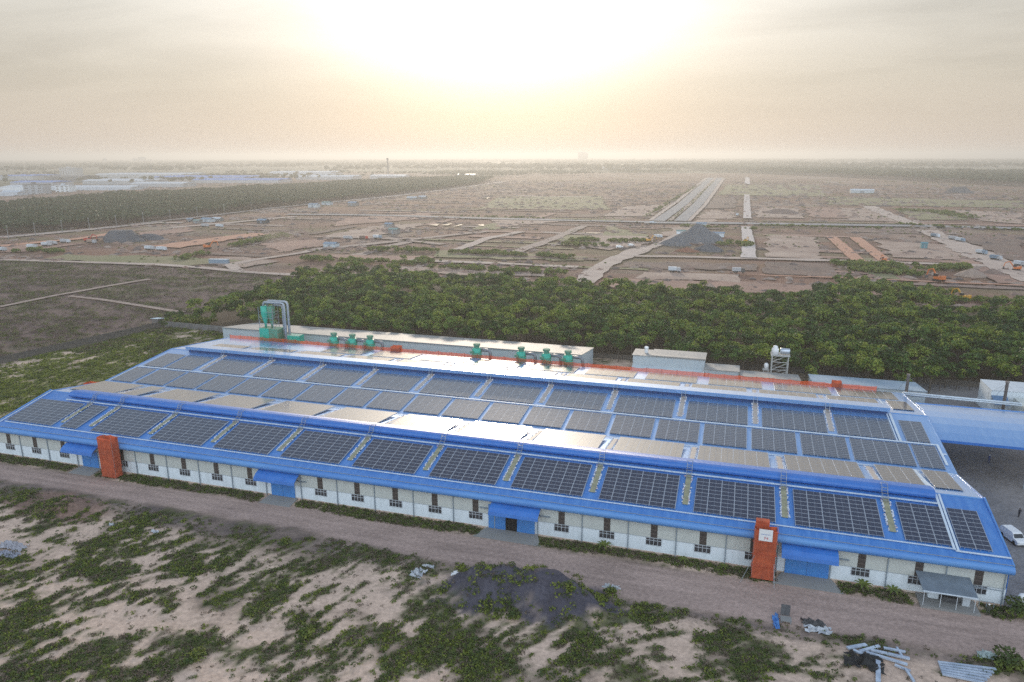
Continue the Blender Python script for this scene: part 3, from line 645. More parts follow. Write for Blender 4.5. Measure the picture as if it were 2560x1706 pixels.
# ------------------------------------------------------------------ solar arrays
CW = 2.034
def module(name, L_, Wd):
    mb = MB(); fr = .035
    mb.mi = 1; mb.box(0, Wd-.05, 0, L_-.02, 0, .035)
    mb.mi = 0
    mb.q((fr, fr, .038), (Wd/2-.025, fr, .038), (Wd/2-.025, L_-.02-fr, .038), (fr, L_-.02-fr, .038)); mb.q((Wd/2+.025, fr, .038), (Wd-.05-fr, fr, .038), (Wd-.05-fr, L_-.02-fr, .038), (Wd/2+.025, L_-.02-fr, .038))
    mb.mi = 2; mb.q((Wd/2-.025, fr, .038), (Wd/2+.025, fr, .038), (Wd/2+.025, L_-.02-fr, .038), (Wd/2-.025, L_-.02-fr, .038))
    return mb.mesh(name, [PVC, PVF, PVL])
def rail_mesh(n, D_, n_rows):
    mb = MB(); w = n*CW
    for c_ in range(n+1): 
        x = min(max(c_*CW-.04, 0), w-.05); mb.box(x-.02, x+.05, -.12, D_+.12, -.09, .018)
    for c_ in range(n*2): x = (c_+.5)*CW/2; mb.box(x-.02, x+.02, -.24, -.05, -.12, -.04)
    return mb.mesh('mounting_rail', PVF)
def array(pl, x0, y0, y1, ncol, nrow, label, group, meshes, joined=False):
    z0, z1 = zs(pl, y0), zs(pl, y1); th = math.atan2(z1-z0, y1-y0); D_ = math.hypot(y1-y0, z1-z0)/math.cos(0)
    if pl is BS: z1 += .45
    th = math.atan2(z1-z0, y1-y0)
    o = empty('solar_array', (x0, y0, z0+.16), label, 'solar array', group); o.rotation_euler = (th, 0, 0)
    key = (ncol, round(D_, 2), nrow)
    if ('r',)+key not in meshes: meshes[('r',)+key] = rail_mesh(ncol, D_, nrow)
    place('mounting_rail', meshes[('r',)+key], o)
    rl = D_/nrow
    if ('m', round(rl, 3)) not in meshes: meshes[('m', round(rl, 3))] = module('solar_panel', rl, CW)
    mm = meshes[('m', round(rl, 3))]
    if joined:
        k2 = ('c',)+key
        if k2 not in meshes:
            vs_ = np.array([v.co for v in mm.vertices]); mb = MB()
            for r_ in range(nrow):
                for p_ in mm.polygons:
                    mb.mi = p_.material_index; mb.q(*[vs_[i]+np.array([0, r_*rl, 0]) for i in p_.vertices])
            meshes[k2] = mb.mesh('panel_column', [PVC, PVF, PVL])
        for c_ in range(ncol): place('panel_column', meshes[k2], o, (c_*CW, 0, .02))['kind'] = 'stuff'
    else:
        for c_ in range(ncol):
            for r_ in range(nrow):
                q_ = place('solar_panel', mm, o, (c_*CW, r_*rl, .02+random.uniform(0, .004))); q_.rotation_euler = (random.gauss(0, .0016), random.gauss(0, .0016), 0)
    return o
MC = {}
def row(pl, y0, y1, nrow, spec, where, group, joined=False):
    spec = sorted(spec, key=lambda s: -s[0]); n = len(spec)
    for i, (x, nc) in enumerate(spec):
        side = f'{ORD[i]} from the right end' if i < n/2 else (f'{ORD[n-1-i]} from the left end')
        wd = {1: 'single column', 2: 'narrow two column', 3: 'three column', 4: 'four column', 5: 'five column', 6: 'wide six column'}[nc]
        array(pl, x, y0, y1, nc, nrow, f'{wd} solar array {where}, {side}', group, MC, joined)
FR = [(-27.73-15*i, 6) for i in range(10)]+[(-12.73, 3), (-5.75, 2), (-170.56, 2), (-185.2, 6)]
row(FS, 1.75, 10.35, 9, FR, 'on the near front roof slope', 'solar arrays on the near front roof slope')
RA = [(-178.32+9.035*k, 4) for k in range(18)]+[(-185.66, 3), (-15.825, 5), (-5.18, 2)]
row(CS, 29.95, 38.35, 12, RA, 'below the long white tray', 'solar arrays below the long white tray')
RB = [(-31.70-15*i, 6) for i in range(10)]+[(-17.72, 5), (-5.6, 2), (-177.96, 4), (-185.02, 3)]
row(CS, 39.85, 48.6, 12, RB, 'above the long white tray', 'solar arrays above the long white tray')
RC = [(-28.18-15*i, 6) for i in range(10)]+[(-13.2, 3), (-5.75, 2), (-170.5, 2), (-184.9, 6)]
row(BS, 17.5, 27.0, 9, RC, 'behind the round blue ridge', 'solar arrays behind the round blue ridge', True)
RDs = [(-31.9-15*i, 6) for i in range(10)]+[(-17.5, 5), (-5.3, 2), (-180.2, 5)]
row(DS, 55.9, 64.3, 9, RDs, 'just behind the far ridge', 'solar arrays just behind the far ridge', True)
RE = [(-30.3-15*i+2.0, 6) for i in range(9)]+[(-14.5, 6)]
row(DS, 65.6, 74.2, 9, RE, 'beside the orange safety net', 'solar arrays beside the orange safety net', True)

# ladders hooked over the round ridge and under the far ridge
def ladder(name):
    mb = MB(); 
    for x in (-.42, .42):
        mb.bar((x, 10.2, zs(FS, 10.2)+.2), (x, 11.9, 10.0), .07); mb.bar((x, 11.9, 10.0), (x, 12.15, 10.75), .07); mb.bar((x, 12.15, 10.75), (x, 13.3, 10.95), .07)
    for t in (0, .35, .7, 1.0): mb.bar((-.42, 10.3+1.6*t, zs(FS, 10.3)+.2+(.95*t)), (.42, 10.3+1.6*t, zs(FS, 10.3)+.2+(.95*t)), .06)
    mb.bar((-.42, 12.1, 10.6), (.42, 12.1, 10.6), .07); mb.bar((-.42, 13.3, 10.95), (.42, 13.3, 10.95), .07)
    return mb.mesh(name, STEEL)
lm = ladder('roof_ladder')
for i, x in enumerate(SX1):
    o = place('roof_ladder', lm, None, (x, 0, 0)); tag(o, f'short grey ladder hooked over the round blue ridge, {ORD[i]} from the right', 'ladder', 'ladders on the round ridge')
mb = MB()
for x in (-.4, .4): mb.bar((x, 49.2, zs(CS, 49.2)+.25), (x, 50.25, 11.5), .06)
for t in (.1, .4, .7): mb.bar((-.4, 49.2+1.05*t, 9.85+1.65*t), (.4, 49.2+1.05*t, 9.85+1.65*t), .05)
lm = mb.mesh('roof_ladder', STEEL)
for i, x in enumerate(SX2):
    o = place('roof_ladder', lm, None, (x, 0, 0)); tag(o, f'thin ladder leaning on the flat far ridge, {ORD[i]} from the right', 'ladder', 'ladders on the far ridge')

# ------------------------------------------------------------------ orange safety net on the rear eave
net = empty('safety_net', (XL, 75.8, 7.4), 'long orange safety net along the rear roof edge', 'safety net')
XN0, XN1 = -186.2, -5.2; npost = 47; stepn = (XN1-XN0)/npost
pm = MB(); pm.bar((0, 0, 0), (0, 0, 1.25), .07); pm = pm.mesh('post', ORPOLE)
zr = zs(DS, 75.6)
for k in range(npost+1):
    x = XN0+k*stepn; place('post', pm, net, (x-XL, 0, 0))
    if k < npost:
        mb = MB(); n_ = 6; xs_ = [x-XL+stepn*j/n_ for j in range(n_+1)]; sag = random.uniform(.02, .22); yo = [random.uniform(-.06, .06) for _ in xs_]
        for j in range(n_):
            t0, t1 = j/n_, (j+1)/n_
            mb.q((xs_[j], yo[j], .02), (xs_[j+1], yo[j+1], .02), (xs_[j+1], yo[j+1], 1.1-sag*4*t1*(1-t1)), (xs_[j], yo[j], 1.1-sag*4*t0*(1-t0)))
        mb.build('mesh_panel', None or MATS.get('net_open') or mat('net_open', (.80, .13, .04), .8, (.66, .10, .03), 1.2, alpha=.5, trans=.3), net)
def frame_box(name, x0, x1, y0, y1, z0, z1, label, cat='scaffold'):
    o = empty(name, (x0, y0, z0), label, cat, 'orange netted scaffolds'); mb = MB(); w, d, h = x1-x0, y1-y0, z1-z0
    for x in (0, w):
        for y in (0, d): q = MB(); q.bar((x, y, -.0), (x, y, h+.15), .06); q.build('pole', ORPOLE if z0 > 3 else STEEL, o)
    def face(ax, fixed, a1, lo):
        mb = MB(); nx, nz = max(2, int(a1/.8)), max(2, int(h/.8)); P_ = {}
        for i in range(nx+1):
            for j in range(nz+1):
                b_ = random.uniform(-.10, .10)*(0 < i < nx); t = a1*i/nx; zz = lo+(h-lo)*j/nz+(random.uniform(-.15, .1) if j == nz else 0)
                P_[i, j] = (t, fixed+b_, zz) if ax == 'x' else (fixed+b_, t, zz)
        for i in range(nx):
            for j in range(nz): mb.q(P_[i, j], P_[i+1, j], P_[i+1, j+1], P_[i, j+1])
        mb.build('net_sheet', ORANGE, o)
    face('x', -.05, w, .3 if z0 < 3 else 0); face('x', d+.05, w, .3 if z0 < 3 else 0); face('y', -.05, d, .3 if z0 < 3 else 0); face('y', w+.05, d, .3 if z0 < 3 else 0)
    if z0 < 3:
        for zz in (.3, 2.3, 4.3, 6.3, 8.1):
            q = MB(); q.bar((-.25, -.12, zz), (w+.25, -.12, zz), .05); q.bar((w+.12, -.2, zz+.1), (w+.12, d+.2, zz+.1), .05); q.build('ledger', ORPOLE, o)['kind'] = 'stuff'
        for zz in (2.2, 4.4, 6.4):
            q = MB(); q.box(.05, w-.05, .05, d-.05, zz, zz+.06); q.build('deck', SOILB, o)
    return o
frame_box('scaffold_tower', -156.0, -152.6, -2.9, -1.3, 0, 8.4, 'tall orange netted scaffold tower beside the leftmost blue door', 'scaffold')
sc4 = frame_box('scaffold_tower', -33.6, -30.5, -3.0, -1.5, 0, 8.2, 'orange netted scaffold tower carrying a white sign marked F4', 'scaffold')
q = MB(); q.box(-33.5, -31.6, -1.6, -.6, 7.3, 8.9); q.build('net_cover', ORANGE, sc4).matrix_parent_inverse = Matrix.Translation((33.6, 3.0, 0))
q = MB(); q.bar((-33.4, -3.1, 4), (-35.2, -4.6, 0), .05); q.bar((-30.6, -3.1, 3), (-30.4, -4.7, 0), .05); q.build('brace', STEEL, sc4).matrix_parent_inverse = Matrix.Translation((33.6, 3.0, 0))
sg = empty('sign_board', (-32.1, -3.2, 6.6), 'white board with small print and the red text F4', 'sign')
mb = MB(); mb.box(-.95, .95, -.03, .03, 0, 1.85); mb.build('board', WHITEP, sg)
def text(s, size, x, z, m_, parent, y=-.045, extrude=.004):
    cu = bpy.data.curves.new('lettering', 'FONT'); cu.body = s; cu.size = size; cu.align_x = 'CENTER'; cu.extrude = extrude
    tmp = bpy.data.objects.new('lettering', cu); COL.objects.link(tmp); me = bpy.data.meshes.new_from_object(tmp); bpy.data.objects.remove(tmp)
    o = place('lettering', me); me.materials.clear(); me.materials.append(m_); o.parent = parent; o.location = (x, y, z); o.rotation_euler = (R(90), 0, 0); return o
text('F4', .62, .1, .25, mat('sign_red', (.55, .04, .06), .6), sg)
mb = MB()  # the small line of print on the board is too fine to read: a row of short strokes
x = -.62
while x < .62: w_ = random.uniform(.03, .09); mb.box(x, x+w_, -.042, -.034, 1.02, 1.12); x += w_+.04
mb.build('print_line', mat('sign_blue', (.12, .22, .5), .6), sg)['kind'] = 'stuff'
frame_box('access_cage', -131.6, -128.9, 75.6, 77.4, 7.1, 8.9, 'square orange netted access cage at the far roof edge, left of centre', 'scaffold')
frame_box('access_cage', -14.9, -12.9, 75.6, 77.0, 7.1, 8.9, 'orange netted access cage near the right end of the far net', 'scaffold')
frame_box('access_cage', -191.9, -188.4, 27.4, 29.4, 4.9, 7.0, 'small orange netted cage standing beyond the left gable', 'scaffold')
q = MB()
for o_ in (-191.7, -188.6): q.bar((o_, 28.4, 0), (o_, 28.4, 5), .1)
q.build('pole', STEEL, [o for o in COL.objects if o.name.startswith('access_cage')][-1]).matrix_parent_inverse = Matrix.Translation((191.9, -27.4, -4.9))

# ------------------------------------------------------------------ dust collectors behind the roof
DUCTM = mat('duct_grey', (.16, .18, .20), .4, (.22, .24, .26), 1.5, metal=.3)
def cyclone(x, y, top, label, pipe_dx=4.0, ptop=None):
    o = empty('dust_collector', (x, y, 0), label, 'dust collector', 'green dust collectors behind the roof')
    MB().lathe(0, 0, [(0, .5), (4.6, .5), (6.4, 1.35), (top-1.55, 1.35), (top-1.3, 1.05), (top-1.2, .85)], 16).build('body', GREENM, o, True)
    MB().lathe(0, 0, [(top-1.2, .75), (top-.6, .75), (top-.55, .98), (top-.05, .98), (top, .8)], 14).build('cap', GREEND, o)
    mb = MB(); mb.lathe(0, 0, [(top-2.55, 1.42), (top-2.4, 1.42)], 16); mb.box(-1.5, -.4, -1.55, -1.2, top-2.6, top-1.9); mb.build('band', GREEND, o)
    z = top-1.75; mb = MB(); mb.tube([(1.1, 0, z), (pipe_dx-.9, 0, z), (pipe_dx-.35, 0, z-.15), (pipe_dx-.05, 0, z-.6), (pipe_dx, 0, z-1.3), (pipe_dx, 0, 0)], .44, 10); mb.build('duct', DUCTM, o, True)
    return o
for i, (x, lb) in enumerate(((-151.2, 'green dust collector with grey elbow duct, leftmost of the left trio'), (-145.1, 'green dust collector in the middle of the left trio'), (-139.3, 'green dust collector, rightmost of the left trio'), (-106.3, 'single green dust collector standing apart near the middle'), (-93.4, 'green dust collector, leftmost of the right trio'), (-86.3, 'green dust collector with rusty cap, middle of the right trio'), (-80.3, 'green dust collector, rightmost of the right trio'))):
    cyclone(x, 78.0, 11.0, lb)
t = empty('filter_tower', (-176.2, 77, 0), 'tall green twin cyclone tower with grey pipes above a hopper', 'filter tower')
mb = MB(); mb.box(0, 6.6, 0, 3.4, 6.0, 10.9); mb.build('hopper', GREEND, t); mb = MB(); mb.box(-.05, 3.3, -.06, .0, 6.0, 10.95); mb.build('hopper_panel', GREENM, t)
for cx_, m_ in ((1.7, GREENM), (3.6, GREEND)):
    MB().lathe(cx_, 1.0+.5*(cx_ > 2), [(11.0, .3), (12.0, .35), (15.1, 1.15), (17.6, 1.2), (17.7, .8), (17.9, .6)], 14).build('cyclone_body', m_, t, True)
mb = MB()
for x in (.1, 5.0):
    for y in (.1, 3.0): mb.bar((x, y, 10.9), (x, y, 17.6), .12)
for z in (12.5, 14.2, 16): mb.bar((.1, .1, z), (5, .1, z), .08); mb.bar((.1, 3, z), (5, 3, z), .08); mb.bar((5, .1, z), (5, 3, z), .08)
for z in (10.9, 12.6, 14.3): mb.bar((5, .1, z), (5, 3, z+1.6), .07); mb.bar((.1, .1, z), (1.2, .1, z+1.6), .07)
mb.build('support_frame', STEEL, t); 
for i, (x0, xe, zt) in enumerate(((1.7, 8.9, 19.0), (2.6, 9.6, 19.35), (3.7, 7.2, 17.9))):
    y = .6+.8*i; mb = MB(); mb.tube([(x0, y, 17.5), (x0, y, zt-.6), (x0+.3, y, zt-.1), (x0+.9, y, zt), (xe-.9, y, zt), (xe-.3, y, zt-.15), (xe, y, zt-.8), (xe, y, 0)], .38 if i < 2 else .28, 10); mb.build('duct', STEEL, t, True)
t = empty('filter_box', (-168, 77.5, 0), 'low green filter box right of the tall cyclone tower', 'filter box')
mb = MB(); mb.box(.3, 5.2, 0, 2.6, 6.8, 9.1); mb.build('body', GREENM, t); mb = MB()
for k in range(6): mb.box(.35+.8*k, 1.0+.8*k, .1, 2.5, 9.1, 9.28)
mb.build('lid', mat('lid_pale_green', (.35, .52, .40), .6), t); mb = MB(); [mb.box(x, x+.2, y, y+.2, 0, 6.8) for x in (.4, 4.9) for y in (.1, 2.3)]; mb.build('leg', STEEL, t)

# ------------------------------------------------------------------ sheds behind the roof
def shed(name, x0, x1, y0, y1, zf, zb, label, over=.25, xs=0.0, wall=SHEDW, roof=SHEDR, cat='shed', group=None, base=-.5):
    o = empty(name, (x0, y0, 0), label, cat, group); w, d = x1-x0, y1-y0
    mb = MB(); mb.hexa([(0, 0, base), (w, 0, base), (w, d, base), (0, d, base), (0, 0, zf-.1), (w, 0, zf-.1), (w, d, zb-.1), (0, d, zb-.1)]); mb.build('wall', wall, o)
    mb = MB(); a = over; mb.hexa([(-a, -a, zf-.08), (w+a, -a, zf-.08), (w+a, d+a, zb-.08), (-a, d+a, zb-.08), (-a, -a, zf+.04), (w+a, -a, zf+.04), (w+a, d+a, zb+.04), (-a, d+a, zb+.04)]); mb.build('roof', roof, o)
    return o
lw = shed('warehouse', -197.0, -78.4, 86, 104, 7.85, 5.3, 'very long low grey warehouse behind the factory, beside the trees')
mb = MB(); mb.box(0, 118.6, -.3, -.26, 7.55, 7.72); mb.build('eave_trim', DKGREY, lw)
wb = shed('shed', -64.3, -45.2, 88, 95, 8.45, 8.3, 'white boxy shed with a raised roof behind the far net', wall=SHEDW)
mb = MB(); mb.hexa([(4.8, -.3, 8.5), (19.4, -.3, 8.5), (19.4, 8.5, 8.3), (4.8, 8.5, 8.3), (4.8, -.3, 8.75), (19.4, -.3, 8.75), (19.4, 8.5, 7.75), (4.8, 8.5, 7.75)]); mb.build('upper_roof', SHEDR, wb)
mb = MB(); mb.hexa([(-.4, -4.2, 4.1), (19.2, -4.2, 4.1), (19.2, 0, 5.5), (0, 0, 5.5), (-.4, -4.2, 4.2), (19.2, -4.2, 4.2), (19.2, 0, 5.6), (0, 0, 5.6)]); mb.build('lean_to_roof', SHEDW, wb)
mb = MB(); mb.lathe(3.2, 3.5, [(8.4, .5), (9.6, .5), (9.7, .65), (10.1, .5)], 12); mb.build('vent', WHITEP, wb); mb = MB(); mb.bar((18.4, -4.5, 4.0), (19.4, -.2, 6.0), .25); mb.bar((18.0, -4.5, 4.0), (19.0, -.2, 6.0), .12); mb.build('downpipe', WHITEP, wb)
shed('shed', -44.9, -36.3, 86.5, 95.5, 6.4, 5.5, 'small pale roofed shed between the white shed and water tower')
shed('shed', -35.8, -21.3, 84.5, 94, 5.9, 4.6, 'low grey roofed shed in front of the water tower')
shed('shed', -18.6, 6.3, 80, 92, 7.0, 5.6, 'blue grey roofed shed behind the right end of the net', roof=mat('shed_roof_blue', (.26, .36, .46), .45, (.33, .42, .50), .2, bump=.4, bscale=1.6, wave='X'))
wt = empty('water_tower', (-27.8, 96, 0), 'steel lattice water tower with white and steel tanks', 'water tower')
for x in (0, 4.1):
    for y in (0, 3.0): mb = MB(); mb.box(x-.14, x+.14, y-.14, y+.14, -.5, 8.9); mb.build('leg', mat('tower_grey', (.42, .42, .40), .7) if 'tower_grey' not in MATS else MATS['tower_grey'], wt)
mb = MB()
for z in (.6, 2.8, 5.0, 7.2):
    for y in (0, 3.0):
        mb.bar((0, y, z), (4.1, y, z), .16)
        mb.bar((0, y, z), (4.1, y, z+2.1) if int(z) % 2 else (4.1, y, z+1.9), .14)
    mb.bar((0, 0, z), (0, 3, z), .14); mb.bar((4.1, 0, z), (4.1, 3, z), .14)
mb.build('brace', MATS['tower_grey'], wt)
mb = MB(); mb.box(-.4, 4.5, -.4, 3.4, 8.9, 9.15); mb.build('platform', MATS['tower_grey'], wt)
mb = MB(); mb.lathe(.65, 1.2, [(9.15, .95), (10.6, .95), (11.0, .6), (11.3, .6), (11.5, .3)], 14); mb.build('tank', WHITEP, wt, True)
mb = MB(); mb.tube([(1.9, 1.2, 10.1), (2.05, 1.2, 10.1), (4.3, 1.2, 10.1), (4.45, 1.2, 10.1)], [.5, .8, .8, .5], 16); mb.build('tank', mat('stainless', (.55, .60, .66), .25, metal=.7), wt, True)
mb = MB(); mb.box(-2.2, -.5, 0, 1.6, 4.6, 4.8); mb.box(-2.1, -1.9, .1, .3, -.5, 4.6); mb.box(-.8, -.6, .1, .3, -.5, 4.6); mb.build('side_platform', MATS['tower_grey'], wt)
mb = MB(); mb.lathe(-1.3, .8, [(4.8, .6), (6.1, .62), (6.5, .35)], 12); mb.build('tank', WHITEP, wt, True)

# the yard on the right: arched canopy, pipe bridge, white block
cn = empty('yard_canopy', (.4, 43, 0), 'broad pale blue arched metal canopy roofing the yard on the right', 'canopy')
prof = [(43.0, 8.45), (46, 9.0), (49.5, 9.5), (53, 9.75), (56.5, 9.72), (60, 9.5), (63.3, 9.05)]
pr2 = [(y-43, z) for y, z in prof]; mb = MB(); b_ = len(prof)
for (ya, za), (yb, zb) in zip(pr2, pr2[1:]): mb.hexa([(.1, ya, za-.1), (32, ya, za-.1), (32, yb, zb-.1), (.1, yb, zb-.1), (.1, ya, za), (32, ya, za), (32, yb, zb), (.1, yb, zb)])
mb.build('roof', ROOFP, cn)
mb = MB(); mb.box(.1, 32, -.12, -.02, 8.0, 8.5); mb.build('fascia', DEEPB, cn); mb = MB(); mb.box(.1, 32, 20.32, 20.6, 8.75, 9.15); mb.build('fascia', ROLLB, cn)
for x in (15.5, 31): 
    for y in (.5, 19.8): mb = MB(); mb.box(x, x+.35, y, y+.35, -.2, 8.3); mb.build('post', STEEL, cn)
pb = empty('pipe_bridge', (.6, 76, 0), 'pair of long grey pipes carried above the yard', 'pipes')
for dy, dz_, rr in ((0, 7.45, .24), (-.6, 7.2, .17)): mb = MB(); mb.tube([(0, dy, dz_), (24, dy, dz_-.35)], rr, 10); mb.build('pipe', TRAY, pb, True)
mb = MB(); mb.box(0, 24, .35, .45, 6.6, 6.8); mb.build('beam', DKGREY, pb)
for x, lb in ((1.4, 'thick grey chimney post at the right rear corner of the factory'), (21.5, 'thick grey chimney post at the far end of the pipes')):  # tall guyed posts that hold up the pipe bridge, not flues
    o = empty('support', (x, 76.9, 0), lb, 'support', 'chimney posts with guy wires'); MB().lathe(0, 0, [(-.3, .36), (11.4, .32), (11.5, .42), (11.8, .42)], 12).build('stack', mat('post_grey', (.20, .17, .16), .8) if 'post_grey' not in MATS else MATS['post_grey'], o, True)
    mb = MB(); mb.bar((0, 0, 11.2), (6.3 if x < 9 else -6.5, 2, 5.6), .05); mb.bar((0, 0, 11.2), (-2, 5, 4), .05); mb.build('guy_wire', DKGREY, o)
wk = empty('white_block', (22.2, 88, 0), 'white flat roofed block behind the pipes at the right', 'building')
mb = MB(); mb.box(0, 22, 0, 9, -.5, 6.3); mb.build('wall', WHITEW, wk); mb = MB(); mb.box(-.1, 22.1, -.1, 9.1, 6.3, 6.42); mb.build('roof', TRIM, wk)
mb = MB(); mb.hexa([(.1, -3, 3.6), (3.4, -3, 3.6), (3.4, -.02, 5.0), (.1, -.02, 5.0), (.1, -3, 3.7), (3.4, -3, 3.7), (3.4, -.02, 5.1), (.1, -.02, 5.1)]); mb.build('lean_to_roof', mat('slate_blue', (.10, .18, .30), .6), wk)
mb = MB(); mb.hexa([(4.5, -9, -.4), (11, -9, -.4), (11, -1, -.4), (4.5, -1, -.4), (4.5, -9, 5.2), (11, -9, 5.2), (11, -1, 5.2), (4.5, -1, 5.2)]); mb.build('annex', CLAD, wk)
# porch at the right end of the front wall
pc = empty('porch', (-11.2, -3.4, 0), 'small grey roofed porch on a concrete step at the right end', 'porch')
mb = MB(); mb.hexa([(.3, -.1, 2.55), (7.0, -.1, 2.55), (6.7, 3.3, 3.6), (-.2, 3.3, 3.6), (.3, -.1, 2.66), (7.0, -.1, 2.66), (6.7, 3.3, 3.75), (-.2, 3.3, 3.75)]); mb.build('roof', mat('porch_roof_grey', (.17, .21, .25), .7, (.13, .16, .19), .8, bump=.4, bscale=2.5, wave='X'), pc)
mb = MB(); mb.box(.28, 7.02, -.16, -.09, 2.52, 2.70); mb.build('gutter', TRAY, pc)
mb = MB(); mb.box(.2, 7.6, -.2, 3.2, -.3, .32); mb.build('step', CONC, pc); 
for x in (.5, 2.6, 4.6, 6.8): mb = MB(); mb.bar((x, .1, .3), (x, .1, 2.6), .07); mb.build('post', TRIM, pc)
mb = MB(); mb.box(5.7, 6.6, 1.4, 2.4, .32, 2.1); mb.build('cabinet', TRIM, pc); mb = MB(); mb.box(1.6, 2.9, 2.2, 2.9, .33, 1.6); mb.build('counter', WHITEW, pc); mb = MB(); mb.box(3.2, 5.3, 1.6, 2.8, .33, 1.1); mb.build('table', DARKSH, pc)
mb = MB(); mb.bar((-5.0, -.7, 2.85), (-.4, -.7, 2.75), .12, .1)
mb.build('pipe_rail', DKGREY, fac).matrix_parent_inverse = I
rk = empty('bar_rack', (-3.2, -1.1, 0), 'low grey metal hoop rack at the white wall corner', 'rack'); mb = MB()
for x in (0, .9, 1.8): mb.bar((x, 0, 0), (x, 0, 1.0), .06)
mb.bar((0, 0, 1.0), (1.8, 0, 1.0), .06); mb.build('frame', DKGREY, rk)
wtk = empty('water_tank', (2.2, -.2, 0), 'small white rounded tank outside the right front corner', 'tank'); MB().lathe(0, 0, [(1.0, .6), (2.1, .62), (2.4, .45), (2.5, .2)], 14).build('tank', WHITEP, wtk, True); mb = MB(); mb.box(-.6, .6, -.6, .6, 0, 1.0); mb.build('stand', CONC, wtk)
# vehicles, people
def car(x, y, rz, paint, label, L_=4.7, Wd=1.85, suv=True, name='parked_car', group=None):
    o = empty(name, (x, y, .06), label, 'car', group, rz)
    h = 1.75 if suv else 1.45; p_ = [(-L_/2, .45), (-L_/2, .95), (-L_/2+.12, 1.05), (-L_/2+.35, h-.05), (-L_/2+.6, h), (.45, h), (.75, h-.1), (1.25, 1.08), (L_/2-.25, .95), (L_/2, .75), (L_/2, .42), (L_/2-.15, .3), (-L_/2+.15, .3)]
    mb = MB(); n = len(p_); 
    def ring(wv, ins): return [(px, s_*(wv/2-(ins if z > 1.1 else 0)), z) for (px, z) in p_ for s_ in (1,)]
    for s_ in (-1, 1): mb.v += [(px, s_*(Wd/2-(.16 if z > 1.12 else 0)), z) for px, z in p_]
    for i in range(n): j = (i+1) % n; mb.f.append((i, j, n+j, n+i)); mb.m.append(0)
    mb.f.append(tuple(range(n))[::-1]); mb.m.append(0); mb.f.append(tuple(range(n, 2*n))); mb.m.append(0)
    mb.build('body', paint, o)
    mb = MB(); yy = Wd/2-.10
    for s_ in (-1, 1):
        for a, b in ((-L_/2+.55, -.55), (-.47, .75)):
            mb.q((a, s_*yy, 1.12), (b+(.3 if b > 0 else 0), s_*yy, 1.12), (b-.05, s_*(yy-.03), h-.14), (a+.05, s_*(yy-.03), h-.14))
    mb.q((.83, -.72, h-.18), (.83, .72, h-.18), (1.33, .78, 1.10), (1.33, -.78, 1.10)); mb.q((-L_/2+.02, -.7, 1.1), (-L_/2+.02, .7, 1.1), (-L_/2+.3, .66, h-.15), (-L_/2+.3, -.66, h-.15))
    mb.build('window_glass', CARGL, o)
    wm = MB(); wm.tube([(0, -.12, 0), (0, .12, 0)], .36, 12); wm = wm.mesh('wheel', RUBBER)
    for a in (-1.4, 1.45):
        for s_ in (-1, 1): place('wheel', wm, o, (a, s_*(Wd/2-.1), .36))
    for s_ in (-1, 1): q = MB(); q.box(L_/2-.06, L_/2+.01, s_*.72-.14, s_*.72+.14, .68, .84); q.build('headlight', TRIM, o)
    return o
car(7.6, 21.2, R(-72), WHITEP, 'white off road car parked in the yard beside the factory')
def person(x, y, rz, shirt, label, hat=None, z=0, arms='down'):
    o = empty('person', (x, y, z), label, 'person', None, rz)
    me = bpy.data.meshes.new('figure'); J = {'p': (0, 0, .92), 'c': (0, 0, 1.3), 'n': (0, 0, 1.48), 'h': (0, .01, 1.60), 't': (0, .01, 1.72)}
    el = (.30, .12, 1.12), (.14, .28, 1.15)
    v_ = [J['p'], J['c'], J['n'], J['h'], J['t'], (.10, 0, .88), (.13, .06, .5), (.14, 0, .08), (.14, .14, .03), (-.10, 0, .88), (-.13, -.06, .5), (-.14, -.12, .08), (-.14, .02, .03), (.19, 0, 1.40), el[0], el[1], (-.19, 0, 1.40), (-.30, .05, 1.13), (-.24, .22, 1.05)]
    e_ = [(0, 1), (1, 2), (2, 3), (3, 4), (0, 5), (5, 6), (6, 7), (7, 8), (0, 9), (9, 10), (10, 11), (11, 12), (1, 13), (13, 14), (14, 15), (1, 16), (16, 17), (17, 18)]
    r_ = [.16, .17, .06, .10, .085, .10, .07, .05, .045, .10, .07, .05, .045, .07, .05, .04, .07, .05, .04]
    me.from_pydata(v_, e_, []); b = place('figure', me, o); me.materials.append(shirt)
    b.modifiers.new('skin', 'SKIN'); 
    for i, rr in enumerate(r_): me.skin_vertices[0].data[i].radius = (rr, rr)
    me.skin_vertices[0].data[0].use_root = True
    b.modifiers.new('sub', 'SUBSURF').levels = 1
    q = MB(); q.lathe(0, .01, [(1.52, .06), (1.58, .098), (1.66, .105), (1.72, .08)], 10); q.build('head', SKIN, o, True)
    if hat: q = MB(); q.lathe(0, .01, [(1.66, .14), (1.69, .15), (1.76, .11), (1.80, .04)], 10); q.build('cap', hat, o, True)
    else: q = MB(); q.lathe(0, -.01, [(1.64, .112), (1.72, .11), (1.77, .05)], 10); q.build('hair', RUBBER, o, True)
    return o
person(11.3, 30.6, R(200), CLOTHD, 'person in dark clothes walking across the open grey yard')
person(-2.6, -2.9, R(150), mat('drab_clothes', (.06, .07, .055), .9), 'person in drab clothes and white cap near the wall corner', WHITEP)
person(13.5, 55.5, R(180), mat('blue_clothes', (.05, .08, .2), .9), 'person with a pale blue helmet in the shade of the canopy', HAT)
